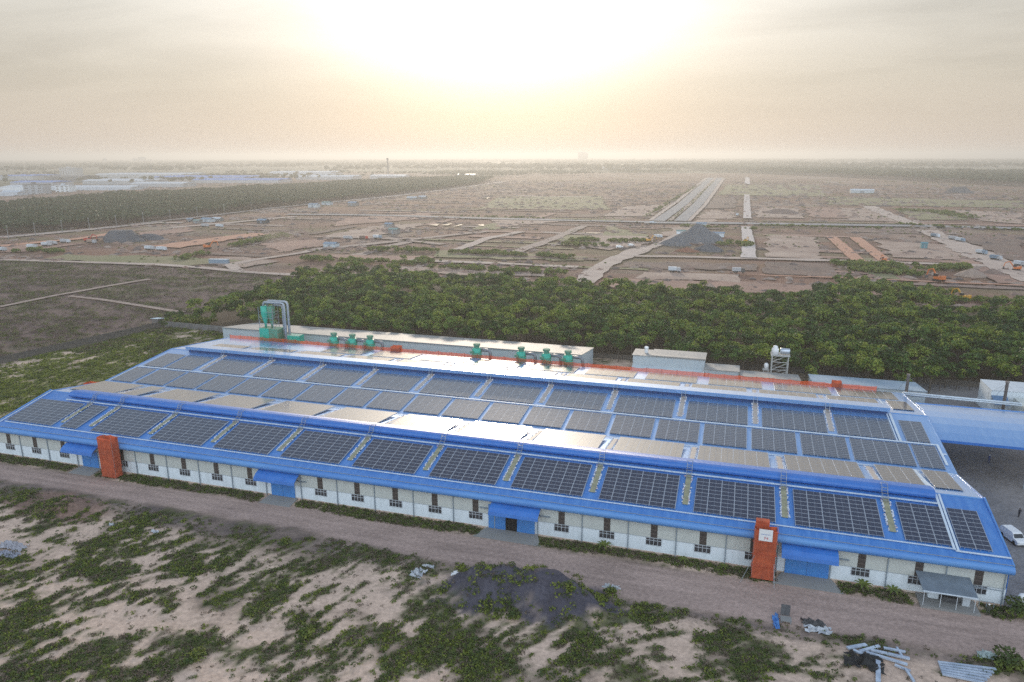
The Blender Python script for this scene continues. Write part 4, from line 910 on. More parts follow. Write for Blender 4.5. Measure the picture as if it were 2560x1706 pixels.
# things lying about in the yard and the foreground
o = empty('steel_bars', (2.4, 27, 0), 'bundle of dark steel bars lying along the right gable wall', 'steel bars')
for k in range(5): mb = MB(); mb.bar((k*.28, random.uniform(0, .6), .2+.1*(k % 2)), (k*.28-.15, 11+random.uniform(-1, 1), .2+.1*(k % 2)), .16); mb.build('bar', DARKSH if k % 2 else DKGREY, o)
def crumple(name, x, y, w, d, h, m_, label, cat, n=7, z=0, rz=0, group=None):
    mb = MB(); P_ = {}
    for i in range(n+1):
        for j in range(n+1):
            P_[i, j] = ((i/n-.5)*w+random.uniform(-.4, .4)*w/n, (j/n-.5)*d+random.uniform(-.4, .4)*d/n, random.random()**2*h*(.3+1.2*(1-abs(i/n-.5)-abs(j/n-.5)))+.02)
    for i in range(n):
        for j in range(n):
            if (0 < i < n-1 and 0 < j < n-1) or random.random() < .6: mb.q(P_[i, j], P_[i+1, j], P_[i+1, j+1], P_[i, j+1])
    mb.mi = 0; o = mb.build(name, m_); o.location = (x, y, z); o.rotation_euler = (0, 0, rz); tag(o, label, cat, group); return o
def gz_(x, y):
    X = np.array([[float(x)]]); Y = np.array([[float(y)]]); g, road, yard, verge, s, n = near_masks(X, Y); return float(near_height(X, Y, road, yard)[0, 0])
def here(u, v): x, y = at(u, v); return x, y, gz_(x, y)
SHEETW = mat('crumpled_white', (.56, .58, .60), .6, (.33, .35, .38), 1.8)
for (u, v), w, d, h, m_, lb, ct in (((1783, 1428), .9, 3.4, .35, TARP, 'crumpled bright blue sheet lying on the brown verge', 'sheet'), ((1880, 1448), 3.4, 1.9, .7, SHEETW, 'torn white and dark sheet heaped on the verge', 'sheet'), ((1868, 1436), 3.2, 1.5, 1.0, DARKSH, 'dark rumpled cloth heap beside the torn white sheet', 'cloth'),
    ((960, 1322), 2.0, 2.6, .6, SHEETW, 'pale plastic scraps on the weeds left of the gravel mound', 'plastic scraps'), ((985, 1303), 2.0, .8, .3, SHEETW, 'thin strip of white plastic near the road edge', 'plastic scraps'), ((1405, 1350), 2.6, 1.0, .5, SHEETW, 'pale crumpled plastic right of the gravel mound', 'plastic scraps'), ((1045, 1325), .8, 1.4, .3, WHITEP, 'small white plastic piece on the dark mound', 'plastic scraps'),
    ((30, 1255), 5.5, 2.2, .4, mat('rubble_pale', (.42, .42, .45), .9, (.27, .26, .28), 2.2), 'spread of grey rubble and plastic on the far left sand', 'rubble'), ((18, 1275), 4.0, 1.6, .5, mat('rubble_grey', (.34, .36, .42), .9, (.22, .23, .28), 1.5), 'blue grey rubble patch at the left picture edge', 'rubble'), ((2270, 1510), 2.4, 1.6, .7, mat('pale_green_scrap', (.42, .52, .50), .7, (.28, .34, .34), 2), 'pale greenish scraps beside the dark shrub at lower right', 'plastic scraps'),
    ((258, 1205), 1.4, .9, .4, SHEETW, 'small white scrap near the brown earth mound', 'plastic scraps'), ((355, 1222), 1.6, .9, .4, SHEETW, 'pale scrap at the left end of the grass strip', 'plastic scraps')):
    x, y, z = here(u, v); crumple('rubble_patch' if ct == 'rubble' else 'scrap_sheet', x, y, w, d, h, m_, lb, ct, 14 if ct == 'rubble' else 8, z)
o = empty('broken_chair', here(1803, 1422), 'broken dark folding chair lying beside the blue sheet', 'chair'); mb = MB(); mb.hexa([(-.6, 0, .5), (.6, 0, .5), (.7, .9, 1.5), (-.5, .9, 1.5), (-.6, 0, .6), (.6, 0, .6), (.7, .9, 1.6), (-.5, .9, 1.6)]); mb.build('backrest', DARKSH, o)
mb = MB(); mb.box(-.6, .8, -1.2, 0, .3, .42); mb.build('seat', CONC, o); mb = MB(); [mb.bar((x, y, 0), (x, y, .4), .08) for x in (-.5, .7) for y in (-1.1, -.1)]; mb.build('leg', DKGREY, o)
def purlin(mb, a, b, w=.22): mb.bar(a, b, w, .18)
x, y, z = here(2010, 1528); BL = mat('purlin_blue_grey', (.50, .57, .66), .45, (.30, .36, .45), 1)
for k, (u0, v0, u1, v1, w) in enumerate(((1947, 1492, 1990, 1484, .5), (1975, 1500, 2020, 1488, .4), (1990, 1502, 2085, 1530, .35), (2000, 1496, 2090, 1515, .4), (2018, 1518, 2018, 1568, .55), (2080, 1538, 2100, 1568, .3), (2060, 1490, 2075, 1512, .25), (2030, 1492, 2080, 1500, .3), (1960, 1498, 2000, 1512, .35), (2056, 1528, 2092, 1542, .3))):
    a, b = here(u0, v0), here(u1, v1); o = MB().bar((a[0], a[1], a[2]+.25+.05*(k % 3)), (b[0], b[1], b[2]+.22+.05*(k % 3)), w, .22).build('steel_profile', BL)
    tag(o, ['short thick pale profile at the left end of the scrap heap', 'short pale profile on top of the scrap heap', 'long blue grey profile pointing down to the right', 'long pale profile lying across the scrap heap', 'wide pale profile running down out of the picture', 'short narrow profile near the bottom edge', 'thin short profile leaning on the long ones', 'thin pale profile behind the long ones', 'stubby profile under the left end of the heap', 'short blue profile at the right tip of the heap'][k], 'steel profile', 'scrap steel profiles')
for k in range(6):
    a, b = here(2155+k*2, 1524+k*5.2), here(2288-k*5, 1541+k*5.6); o = MB().bar((a[0], a[1], a[2]+.25), (b[0], b[1], b[2]+.25), .30, .2).build('steel_profile', BL); tag(o, f'{ORD[k]} long pale profile from the top in the lower right stack', 'steel profile', 'stack of long steel profiles')
x, y, z = here(1985, 1522); crumple('ash_heap', x, y, 4.5, 3.0, 1.0, RUBBER, 'black heap of ash beside the scrap steel profiles', 'heap', 8, z)

# ------------------------------------------------------------------ vegetation
def inside(poly, X, Y):
    r_ = np.zeros(X.shape, bool); n = len(poly); j = n-1
    for i in range(n):
        xi, yi = poly[i]; xj, yj = poly[j]
        r_ ^= ((yi > Y) != (yj > Y)) & (X < (xj-xi)*(Y-yi)/(yj-yi+1e-9)+xi); j = i
    return r_
def crown_mesh(name, rad, hgt, z0, nleaf, size, mats_, seed, lobes=9):
    rg = np.random.default_rng(seed); L_ = []
    for k in range(lobes):
        a = rg.uniform(0, 6.283); d = rad*.62*math.sqrt(rg.random()); L_.append((d*math.cos(a), d*math.sin(a), z0+hgt*(.35+.5*rg.random()*(1-d/rad*.6)), rad*rg.uniform(.30, .52), rg.integers(0, len(mats_))))
    V, F_, M_ = [], [], []
    for i in range(nleaf):
        lx, ly, lz, lr, lm_ = L_[rg.integers(0, lobes)]; v = rg.normal(size=3); v /= np.linalg.norm(v); v[2] = abs(v[2])*.9-.15 if rg.random() < .8 else v[2]
        p = np.array([lx, ly, lz])+v*lr*rg.uniform(.75, 1.12)*np.array([1, 1, .8]); s_ = size*rg.uniform(.6, 1.35)
        nrm = v*.7+rg.normal(size=3)*.55+np.array([0, 0, .35]); nrm /= np.linalg.norm(nrm); t_ = np.cross(nrm, rg.normal(size=3)); t_ /= np.linalg.norm(t_); b_ = np.cross(nrm, t_)
        n = len(V); V += [p-t_*s_*.5-b_*s_*.22, p+t_*s_*.15-b_*s_*.42-nrm*s_*.1, p+t_*s_*.55+b_*s_*.05, p-t_*s_*.05+b_*s_*.45-nrm*s_*.12]; F_.append((n, n+1, n+2, n+3)); M_.append(lm_ if rg.random() < .8 else rg.integers(0, len(mats_)))
    me = bpy.data.meshes.new(name); me.from_pydata([tuple(v) for v in V], [], F_)
    for m_ in mats_: me.materials.append(m_)
    me.polygons.foreach_set('material_index', [int(x) for x in M_]); me.update(); return me
PAL = [[0, 1], [0, 2], [1, 1, 0], [2, 0, 0], [1, 0], [2, 2, 0], [1, 1, 2]]
crowns = [crown_mesh('crown', 2.7+.3*(k % 3), 5.4+.6*(k % 2), 3.6, 560, .50, [LEAF[i] for i in PAL[k]], 100+k, 8) for k in range(7)]
mb = MB(); mb.tube([(0, 0, -.6), (.05, 0, 2), (0, .1, 4.6), (.1, 0, 6.4)], [.17, .13, .11, .05], 6)
for a in range(5): c_, s_ = math.cos(a*1.3), math.sin(a*1.3); mb.tube([(0, 0, 3.6+.3*a), (c_*1.0, s_*1.0, 5.0+.25*a), (c_*1.9, s_*1.9, 6.0+.2*a)], [.07, .05, .02], 4)
trunkm = mb.mesh('trunk', TRUNK)
FAR_EDGE = [(395, 716), (440, 700), (500, 684), (560, 672), (620, 648), (690, 628), (760, 616), (850, 613), (930, 618), (1000, 626), (1150, 637), (1350, 646), (1500, 653), (1650, 664), (1850, 674), (1905, 652), (2050, 656), (2120, 680), (2200, 694), (2353, 694), (2500, 700)]
POLY = [at(u, v, 7.5) for u, v in FAR_EDGE]+[(190, 108), (24, 108), (7, 96), (-20, 96), (-21, 100), (-75, 106), (-200, 107), (-240, 112)]
px_ = [p[0] for p in POLY]; py_ = [p[1] for p in POLY]
gx, gy = np.meshgrid(np.arange(min(px_), max(px_), 4.2), np.arange(min(py_), max(py_), 4.2))
gx = (gx+RNG.uniform(-1.5, 1.5, gx.shape)).ravel(); gy = (gy+RNG.uniform(-1.5, 1.5, gy.shape)).ravel()
k_ = inside(POLY, gx, gy) & (fbm(gx, gy, 14, 3, 51) > .30); gx, gy = gx[k_], gy[k_]
vis = ((gx-CAM.x)/(gy-CAM.y)); vis = (vis > -1.5) & (vis < .42)
gx, gy = gx[vis], gy[vis]
dist_ = np.hypot(gx-CAM.x, gy-CAM.y); order = np.argsort(dist_+np.where(gx < -79, np.where(gy < 124, 14, 0), 0))
near_i, rest_i = order[:300], order[300:]
rubber_scale = lambda x, y: .66+.70*fbm(x, y, 12, 3, 52)
def tree_label(x, y, k):
    tone = ('mid green', 'light green', 'dark green', 'pale yellow green', 'fresh green', 'bright yellow green', 'two toned green')[k]
    zone = 'beyond the left end of the long warehouse' if x < -197 else 'behind the left half of the long warehouse' if x < -138 else 'behind the right half of the long warehouse' if x < -78 else 'behind the white boxy shed' if x < -44 else 'behind the water tower' if x < -20 else 'behind the blue grey roofed shed' if x < 7 else 'behind the two chimney posts' if x < 24 else 'beyond the white flat roofed block'
    return f'{tone} plantation tree {zone}'
for i in near_i:
    pk = random.randrange(7)
    x, y = float(gx[i]), float(gy[i]); s_ = float(rubber_scale(np.array([x]), np.array([y]))[0])*random.uniform(.75, 1.2)
    o = empty('plantation_tree', (x, y, 0), tree_label(x, y, pk), 'tree', 'plantation trees behind the factory', random.uniform(0, 6.28)); o.scale = (s_, s_, s_*random.uniform(.9, 1.1))
    place('trunk', trunkm, o); place('crown', crowns[pk], o)
TREES = proto_collection('tree_prototypes', [place('crown_source', c_) for c_ in crowns])
pts = np.stack([gx[rest_i], gy[rest_i], np.zeros(len(rest_i))], -1)
scatter('plantation_woodland', pts, rubber_scale(pts[:, 0], pts[:, 1])*RNG.uniform(.75, 1.22, len(pts)), TREES, label='dense green plantation canopy stretching behind the near trees', cat='trees')
mb = MB()
# low sources: cheap crowns for belts and far woods, bushes, weeds
BELT = [leafmat('belt_a', (.030, .055, .025), (.05, .08, .028), .15, .2), leafmat('belt_b', (.045, .070, .026), (.065, .09, .03), .15, .2)]
lowc = [crown_mesh('crown', 4.2, 5.5, 3.4, 110, 2.1, BELT, 200+k, 6) for k in range(4)]
LOWT = proto_collection('belt_prototypes', [place('belt_source', c_) for c_ in lowc])
def belt(name, poly, sp, sc, label, z=0, dens=None):
    P_ = [at(u, v, z) for u, v in poly]; xs = [p[0] for p in P_]; ys = [p[1] for p in P_]
    x, y = np.meshgrid(np.arange(min(xs), max(xs), sp), np.arange(min(ys), max(ys), sp)); x = (x+RNG.uniform(-.35, .35, x.shape)*sp).ravel(); y = (y+RNG.uniform(-.35, .35, y.shape)*sp).ravel()
    k = inside(P_, x, y)
    if dens is not None: k &= fbm(x, y, dens[0], 3, dens[2]) > dens[1]
    x, y = x[k], y[k]; scatter(name, np.stack([x, y, np.full(len(x), -.5)], -1), sc*(.75+.5*fbm(x, y, 60, 3, 61))*RNG.uniform(.85, 1.15, len(x)), LOWT, label=label, cat='trees')
    return len(x)
belt('tree_belt', [(-60, 547), (0, 541), (150, 528), (300, 515), (450, 499), (605, 480), (750, 465), (887, 451), (1020, 436), (1100, 424), (1130, 413), (1040, 411), (950, 414), (800, 424), (620, 434), (450, 445), (250, 455), (120, 466), (0, 478), (-60, 484)], 7.5, 1.15, 'long dark belt of plantation trees crossing the left distance')
belt('tree_belt', [(1570, 392), (1700, 397), (1900, 406), (2100, 416), (2353, 430), (2440, 436), (2440, 408), (2200, 400), (1900, 391), (1700, 386), (1600, 385)], 17, 2.0, 'dark belt of trees along the right distance')
FAREDGE2 = [(-200, 401), (500, 398), (1200, 396), (1560, 397), (1600, 390), (2500, 392), (2700, 371), (1500, 369), (-400, 372)]
belt('distant_woodland', FAREDGE2, 48, 2.9, 'hazy scattered woodland reaching to the horizon', dens=(420, .50, 62))
belt('distant_woodland', [(1060, 410), (1570, 398), (1560, 392), (1200, 393), (900, 400)], 22, 1.3, 'hazy scattered trees at the far end of the building land', dens=(200, .52, 63))
belt('distant_woodland', [(-60, 436), (560, 422), (1000, 404), (800, 398), (0, 402)], 30, 1.5, 'hazy trees between the far left factory roofs', dens=(150, .60, 64))

bush = [crown_mesh('foliage', 1.1, 1.3, .0, 90, .42, [WEED[0], WEED[1], LEAF[0], WEED[3]], 300+k, 7) for k in range(4)]
BUSH = proto_collection('bush_prototypes', [place('bush_source', c_) for c_ in bush])
def hedge(pts_, w, sp, sc, label):
    P_ = [Vector(at(*p)) for p in pts_]; pt, sc_ = [], []
    for a, b in zip(P_, P_[1:]):
        L_ = (b-a).length; d = (b-a)/L_; nn = Vector((-d.y, d.x))
        for k in range(int(L_*w/(sp*sp))+1):
            q_ = a+d*random.uniform(0, L_)+nn*random.gauss(0, w/3.2); pt.append((q_.x, q_.y, -.3)); sc_.append(sc*random.uniform(.6, 1.4))
    keep_ = [i for i, p in enumerate(pt) if vnoise(np.array([p[0]/9.0]), np.array([p[1]/9.0]))[0] > .25]
    scatter('shrub_strip', [pt[i] for i in keep_], [sc_[i] for i in keep_], BUSH, label=label, cat='shrubs')
for a in (([(855, 574), (900, 576), (1005, 579)], 9, 2.2, 2.0, 'dark green shrub strip left of the sun glare'), ([(1015, 579), (1120, 583), (1260, 590), (1320, 595)], 8, 2.2, 1.9, 'olive shrub strip running right into the glare'), ([(790, 600), (850, 604), (960, 608), (990, 598)], 8, 2, 1.9, 'shrub strip just above the plantation top, left'),
    ([(710, 595), (765, 600)], 8, 2, 2.0, 'short shrub clump beside the curved track'), ([(990, 613), (1120, 621), (1300, 630)], 8, 2.2, 1.8, 'long shrub strip below the pale middle track'), ([(530, 566), (600, 553), (670, 540)], 10, 2.4, 2.0, 'slanting green hedge in the left building land'), ([(30, 580), (90, 577), (140, 584)], 9, 2.2, 1.9, 'dark shrubs at the left beside the pale track'),
    ([(395, 600), (440, 590), (475, 583)], 8, 2.2, 1.9, 'slanting shrub strip in the left green plots'), ([(1310, 553), (1400, 556), (1480, 555)], 10, 2.6, 2.0, 'olive shrub strip left of the gravel cones'), ([(1290, 563), (1400, 567)], 8, 2.6, 2.0, 'lower olive shrub strip left of the gravel cones'), ([(1915, 608), (2000, 612), (2150, 618), (2230, 616)], 11, 2.0, 2.1, 'dark green hedge above the orange strip at right'),
    ([(1950, 620), (2050, 628), (2120, 634)], 9, 2.0, 2.0, 'second dark hedge just below the first at right'), ([(1920, 652), (2000, 656), (2080, 666), (2140, 680)], 22, 2.6, 2.0, 'pale green scrub before the plantation edge at right'), ([(1650, 564), (1700, 560), (1720, 568)], 10, 2.5, 2.0, 'shrubs beside the gravel cones'), ([(1560, 520), (1660, 524), (1740, 528)], 6, 2.6, 1.7, 'low shrubs along the grey cross road'),
    ([(1480, 500), (1560, 452), (1600, 428)], 6, 4.0, 1.2, 'shrubs along the left side of the main avenue'), ([(1535, 512), (1590, 466), (1640, 417)], 4, 3.4, .9, 'planted median of the main avenue'), ([(2060, 484), (2150, 486), (2230, 502)], 26, 4.0, 1.7, 'green scrub patch beyond the cross road at right'), ([(1746, 519), (1900, 523), (2050, 527)], 5, 2.6, 1.6, 'shrubs along the right part of the cross road'), ([(2060, 515), (2160, 522), (2350, 530)], 6, 2.6, 1.6, 'dark shrubs at the right end of the cross road'),
    ([(1060, 497), (1250, 503)], 5, 3, 1.4, 'faint shrubs along the far road in the glare'), ([(2150, 690), (2353, 694)], 8, 2.2, 1.8, 'shrubs at the right end of the plantation edge'), ([(400, 735), (450, 742), (490, 746)], 7, 1.6, 1.5, 'rough bushes at the rear left wall corner')): hedge(*a)
def single_tree(u, v, s_, label, nm='lone_tree'):
    x, y = at(u, v); o = empty(nm, (x, y, -.5), label, 'tree'); o.scale = (s_,)*3; place('trunk', trunkm, o); place('crown', crowns[random.randrange(7)], o)
single_tree(928, 612, .85, 'single round tree standing alone above the plantation'); single_tree(378, 765, .62, 'dark leafy tree at the corner of the boundary wall'); single_tree(392, 752, .8, 'tall tree just behind the boundary wall corner')

# weeds of the foreground
def HF(x, y): return 1-.85*(((x-HEAP[0]-2)/15)**2+((y-HEAP[1])/8)**2 < 1)
def tuft(name, m_, seed, n=16, r_=.42, h=.42):
    rg = np.random.default_rng(seed); V, F_ = [], []
    for i in range(n):
        a = rg.uniform(0, 6.283); d = r_*math.sqrt(rg.random()); p = np.array([d*math.cos(a), d*math.sin(a), h*rg.uniform(.25, 1.0)*(1-.5*d/r_)]); nrm = rg.normal(size=3)+np.array([0, 0, 1.3]); nrm /= np.linalg.norm(nrm)
        t_ = np.cross(nrm, rg.normal(size=3)); t_ /= np.linalg.norm(t_); b_ = np.cross(nrm, t_); s_ = .26*rg.uniform(.6, 1.3); k = len(V)
        V += [p-t_*s_*.5, p-b_*s_*.3, p+t_*s_*.6-nrm*s_*.15, p+b_*s_*.3]; F_.append((k, k+1, k+2, k+3))
    me = bpy.data.meshes.new(name); me.from_pydata([tuple(v) for v in V], [], F_); me.materials.append(m_); return me
TUFT = proto_collection('weed_prototypes', [place('tuft_source', tuft('tuft', WEED[i % 3], 400+i)) for i in range(6)])
LIME = proto_collection('lime_prototypes', [place('tuft_source', tuft('tuft', WEED[i], 420+i)) for i in (0, 3, 3, 1)])
def weeds(name, x0, x1, y0, y1, n, coll, label, smin=.6, smax=1.7, fn=None):
    x = RNG.uniform(x0, x1, n); y = RNG.uniform(y0, y1, n); g, road, yard, verge, s, nn = near_masks(x, y)
    pr_ = g if fn is None else fn(x, y, g, road, verge); k = (RNG.random(n) < pr_) & (x > -260+(y-12)*.2042); x, y = x[k], y[k]; road, yard = road[k], yard[k]
    z = near_height(x, y, road, yard)-.04
    scatter(name, np.stack([x, y, z], -1), RNG.uniform(smin, smax, len(x))*(.7+.8*fbm(x, y, 5, 3, 71)), coll, label=label, cat='weeds')
weeds('ground_weeds', -190, 40, -62, -12, 80000, TUFT, 'low creeping green weeds spread over the foreground sand', .3, 1.1, fn=lambda x, y, g, r_, v: (g**1.5+.02*(1-r_))*HF(x, y))
BROWN = proto_collection('dry_prototypes', [place('tuft_source', tuft('tuft', WEED[i], 460+i)) for i in (2, 2, 1)])
weeds('dry_weeds', -190, 40, -62, -11, 36000, BROWN, 'dry brown tufts scattered between the green weeds', .25, .8, fn=lambda x, y, g, r_, v: (.06+.55*g)*(1-r_)*HF(x, y)*sstep(.42, .6, fbm(x, y, 9, 4, 77)))
weeds('ground_weeds', -190, 40, -62, -12, 40000, LIME, 'brighter green weeds in patches on the foreground sand', .35, 1.2, fn=lambda x, y, g, r_, v: g*HF(x, y)*sstep(.5, .62, fbm(x, y, 13, 3, 72)))
weeds('ground_weeds', -262, -187, -8, 106, 34000, LIME, 'green and lime weeds on the plot left of the factory', .5, 1.5, fn=lambda x, y, g, r_, v: g*.8)
weeds('verge_weeds', -187, 10, -17, -11, 6000, TUFT, 'sparse brown and green weeds along the road edge', .4, 1.0, fn=lambda x, y, g, r_, v: (v > .2)*.35*(fbm(x, y, 4, 3, 73) > .5))
def strip_fn(x, y, g, r_, v):
    k = np.ones_like(x)
    for i, (a, b) in enumerate(DOORS): k *= 1-((x > a-1.4) & (x < b+1.4))
    return k*sstep(-3.3+.0, -2.5, y+(fbm(x, y, 6, 3, 74)-.5)*1.6)*(1-((x > -12) & (x < -3)))
weeds('wall_weeds', -187, .5, -3.6, -.35, 7000, TUFT, 'dark strip of weeds along the foot of the factory wall', .5, 1.15, fn=strip_fn)
def mound_fn(x, y, g, r_, v): return .45*(fbm(x, y, 3, 3, 75) > .55)*(((x-HEAP[0]-2)/15)**2+((y-HEAP[1])/8)**2 < 1)
weeds('mound_weeds', HEAP[0]-16, HEAP[0]+18, HEAP[1]-9, HEAP[1]+9, 2600, LIME, 'yellow green weeds growing on the dark gravel mound', .7, 1.6, fn=mound_fn)
weeds('field_weeds', -262, -187, 70, 108, 7000, TUFT, 'dark rank weeds along the inside of the boundary wall', 1.0, 2.2, fn=lambda x, y, g, r_, v: .6*(fbm(x, y, 10, 3, 76) > .42))
fineb = [crown_mesh('foliage', 1.1, 1.2, 0, 420, .2, [WEED[0], WEED[1], WEED[1], WEED[3]], 350+k, 9) for k in range(4)]
for (u, v), s_, lb in (((2335, 1408), 2.3, 'dark bushy shrub at the right front corner of the factory'), ((450, 1520), 1.5, 'round dark shrub alone on the sand at lower left'), ((655, 1255), 1.3, 'dark shrub alone near the road, left of centre'), ((2310, 1525), 2.2, 'large dark shrub at the lower right edge'), ((700, 1460), 1.6, 'bushy shrub on the sand left of centre'), ((1180, 1420), 1.3, 'small green shrub below the gravel mound')):
    x, y, z = here(u, v); o = empty('shrub', (x, y, z-.15), lb, 'shrub'); o.scale = (s_, s_, s_*.8); place('foliage', fineb[random.randrange(4)], o)
def palm(x, y, s_, label):
    o = empty('young_palm', (x, y, 0), label, 'palm', 'young palms by the wall'); o.scale = (s_,)*3
    MB().tube([(0, 0, 0), (0, 0, .9)], [.10, .07], 6).build('trunk', TRUNK, o); mb = MB()
    for k in range(9):
        a = k*.7+random.random()*.3; c_, sn = math.cos(a), math.sin(a); P_ = [(0, 0, .9)]+[(c_*r_, sn*r_, z_) for r_, z_ in ((.5, 1.45), (1.0, 1.55), (1.5, 1.25))]
        for j in range(3): w0, w1 = (.16, .2, .17, .02)[j], (.16, .2, .17, .02)[j+1]; (xa, ya, za), (xb, yb, zb) = P_[j], P_[j+1]; mb.q((xa-sn*w0, ya+c_*w0, za), (xb-sn*w1, yb+c_*w1, zb), (xb+sn*w1, yb-c_*w1, zb), (xa+sn*w0, ya-c_*w0, za))
    mb.build('frond', WEED[0], o)
for x, lb, s_ in ((-56.0, 'young palm by the white wall right of the open door', 1.0), (-43.6, 'small palm sapling between the palm and the sign tower', .7), (-18.2, 'ragged palm plant in the dark bed right of the wide door', 1.0), (-14.3, 'ragged palm plant just left of the porch', .9), (-37.6, 'low dark palm at the foot of a downpipe left of the sign', .6)): palm(x, -1.9, s_, lb)

# low spoil heaps, clods and scrub give the scraped land its broken look
CLOD = []
for k, c0 in enumerate(((.22, .15, .12), (.32, .24, .195), (.13, .10, .09), (.27, .17, .13))):
    mb = MB(); n = 9; P_ = {}
    for j in range(4):
        for i in range(n): a = 6.283*i/n; rr = (1-j/3.3)*random.uniform(.75, 1.2); P_[i, j] = (math.cos(a)*rr*1.6, math.sin(a)*rr, .42*(j/3)*random.uniform(.7, 1.2)-.08*(j == 0))
    for j in range(3):
        for i in range(n): mb.q(P_[i, j], P_[(i+1) % n, j], P_[(i+1) % n, j+1], P_[i, j+1])
    CLOD.append(place('clod_source', mb.mesh('clod', mat('spoil_%s' % 'abcd'[k], c0, .95))))
CLODS = proto_collection('clod_prototypes', CLOD)
def spread(name, n, x0, x1, y0, y1, coll, smin, smax, label, cat, fn, z=-.35):
    x = RNG.uniform(x0, x1, n); y = y0+(y1-y0)*RNG.random(n)**1.5; vv = (x-CAM.x)/(y-CAM.y); k = (vv > -1.5) & (vv < .42) & (RNG.random(n) < fn(x, y)) & ~inside(POLY, x, y); x, y = x[k], y[k]
    scatter(name, np.stack([x, y, np.full(len(x), z)], -1), RNG.uniform(smin, smax, len(x))*(.6+(y+300)/1100), coll, label=label, cat=cat)
spread('spoil_clods', 20000, -1300, 420, 236, 1700, CLODS, .7, 2.6, 'low spoil heaps and clods strewn over the building land', 'soil', lambda x, y: sstep(.42, .62, fbm(x*.4, y, 22, 4, 81))*(1-(np.abs(x+92) < 32)*(y > 600)))
spread('scrub_patches', 15000, -1300, 420, 236, 1900, BUSH, .35, .9, 'scattered low scrub over the building land', 'scrub', lambda x, y: .9*sstep(.54, .70, fbm(x*.35, y, 24, 5, 82))*(1-(np.abs(x+92) < 32)*(y > 600)))
SCRUB = proto_collection('scrub_prototypes', [place('tuft_source', tuft('tuft', WEED[i], 440+i, 18, .7, .5)) for i in (2, 1, 2, 0)]+[place('tuft_source', tuft('tuft', mat('heath_mauve', (.13, .085, .08), .9, (.18, .13, .11), .6), 447, 18, .8, .5))])
NS = 110000; x = RNG.uniform(-720, -246, NS); y = RNG.uniform(-10, 232, NS); k = (RNG.random(NS) < .15+.85*sstep(.42, .6, fbm(x*.5, y*1.2, 7, 4, 83))) & ((x-CAM.x)/(y-CAM.y) > -1.6) & ~inside(POLY, x, y); x, y = x[k], y[k]
for (u0, v0), (u1, v1), w in (((0, 705), (120, 680), 2.4), ((120, 680), (345, 641), 2.4), ((160, 680), (420, 718), 2)):
    a, b = at(u0, v0), at(u1, v1); L_ = math.hypot(b[0]-a[0], b[1]-a[1]); dx, dy = (b[0]-a[0])/L_, (b[1]-a[1])/L_; t_ = (x-a[0])*dx+(y-a[1])*dy; dd = np.abs((x-a[0])*dy-(y-a[1])*dx); k = ~((dd < w) & (t_ > -3) & (t_ < L_+3)); x, y = x[k], y[k]
scatter('field_scrub', np.stack([x, y, np.full(len(x), -.5)], -1), RNG.uniform(.7, 1.9, len(x)), SCRUB, label='low mauve and brown scrub covering the left field', cat='scrub')

# ------------------------------------------------------------------ boundary wall
WALLD = mat('boundary_wall', (.10, .09, .08), .95, (.16, .14, .12), .8); WALLG = mat('boundary_wall_grey', (.20, .20, .20), .95, (.13, .12, .11), .5)
def bwall(a, b, label, m_, h=2.3, n=None):
    a, b = Vector((*a, 0)), Vector((*b, 0)); L_ = (b-a).length; n = n or max(1, int(L_/4)); d = (b-a)/L_; rz = math.atan2(d.y, d.x)
    o = empty('boundary_wall', a, label, 'wall', 'boundary walls', rz); st = L_/n
    pm_ = MB(); pm_.box(.12, st-.12, -.06, .06, -.6, h); pm_ = pm_.mesh('wall_panel', m_); po = MB(); po.box(-.12, .12, -.13, .13, -.6, h+.12); po = po.mesh('post', m_)
    for k in range(n): place('wall_panel', pm_, o, (k*st, 0, random.uniform(-.06, .03))); place('post', po, o, (k*st, 0, 0))
    place('post', po, o, (L_, 0, 0))
bwall((-261, 12), (-241.5, 107.5), 'long dark boundary wall dividing the left plot from the brown field', WALLD); bwall((-241.4, 107.9), (-197.5, 106.5), 'short grey boundary wall behind the left end of the factory', WALLG)
bwall((-192, 112), (30, 112), 'dark rear boundary wall under the plantation edge', WALLD, 1.6)
gh = shed('guard_hut', -246.2, -243.4, 107.6, 110.6, 3.1, 2.7, 'tiny hut with pale blue roof at the boundary wall corner', wall=CONCD, roof=mat('hut_roof', (.45, .58, .66), .5))

# ------------------------------------------------------------------ gravel heaps and other heaps
def heap(u, v, ru, h, m_, label, name='gravel_heap', sq=.8, rough=.12, cat='heap', top=.03):
    x, y = at(u, v); x2, y2 = at(u+ru, v); rad = math.hypot(x2-x, y2-y); n, mN = 26, 9; mb = MB(); P_ = {}
    for j in range(mN+1):
        t = j/mN
        for i in range(n): a = 6.283*i/n; rr = rad*(top+(1-top)*t)*(1+rough*(vnoise(np.array([i*.7+u]), np.array([t*3+v]))[0]-.5)*2); P_[i, j] = (math.cos(a)*rr, math.sin(a)*rr*sq, h*(1-t)**1.0+random.uniform(-.04, .04)*h*(0 < j < mN)-.6*(j == mN))
    for j in range(mN):
        for i in range(n): mb.q(P_[i, j+1], P_[(i+1) % n, j+1], P_[(i+1) % n, j], P_[i, j])
    mb.q(*[P_[i, 0] for i in range(n)]); o = mb.build(name, m_); o.location = (x, y, 0); tag(o, label, cat)
heap(1604, 553, 64, 12.5, GRAVELM, 'tall grey gravel cone left of the white road'); heap(1550, 562, 38, 5.5, GRAVELM, 'lower grey gravel ridge joined to the tall cone', sq=.6); heap(1626, 575, 34, 4.6, GRAVELD, 'dark low gravel pile in front of the tall cone', sq=.6, rough=.3); heap(1578, 577, 28, 2.4, SOILR, 'low red brown soil pile left of the dark gravel', 'soil_heap', .5)
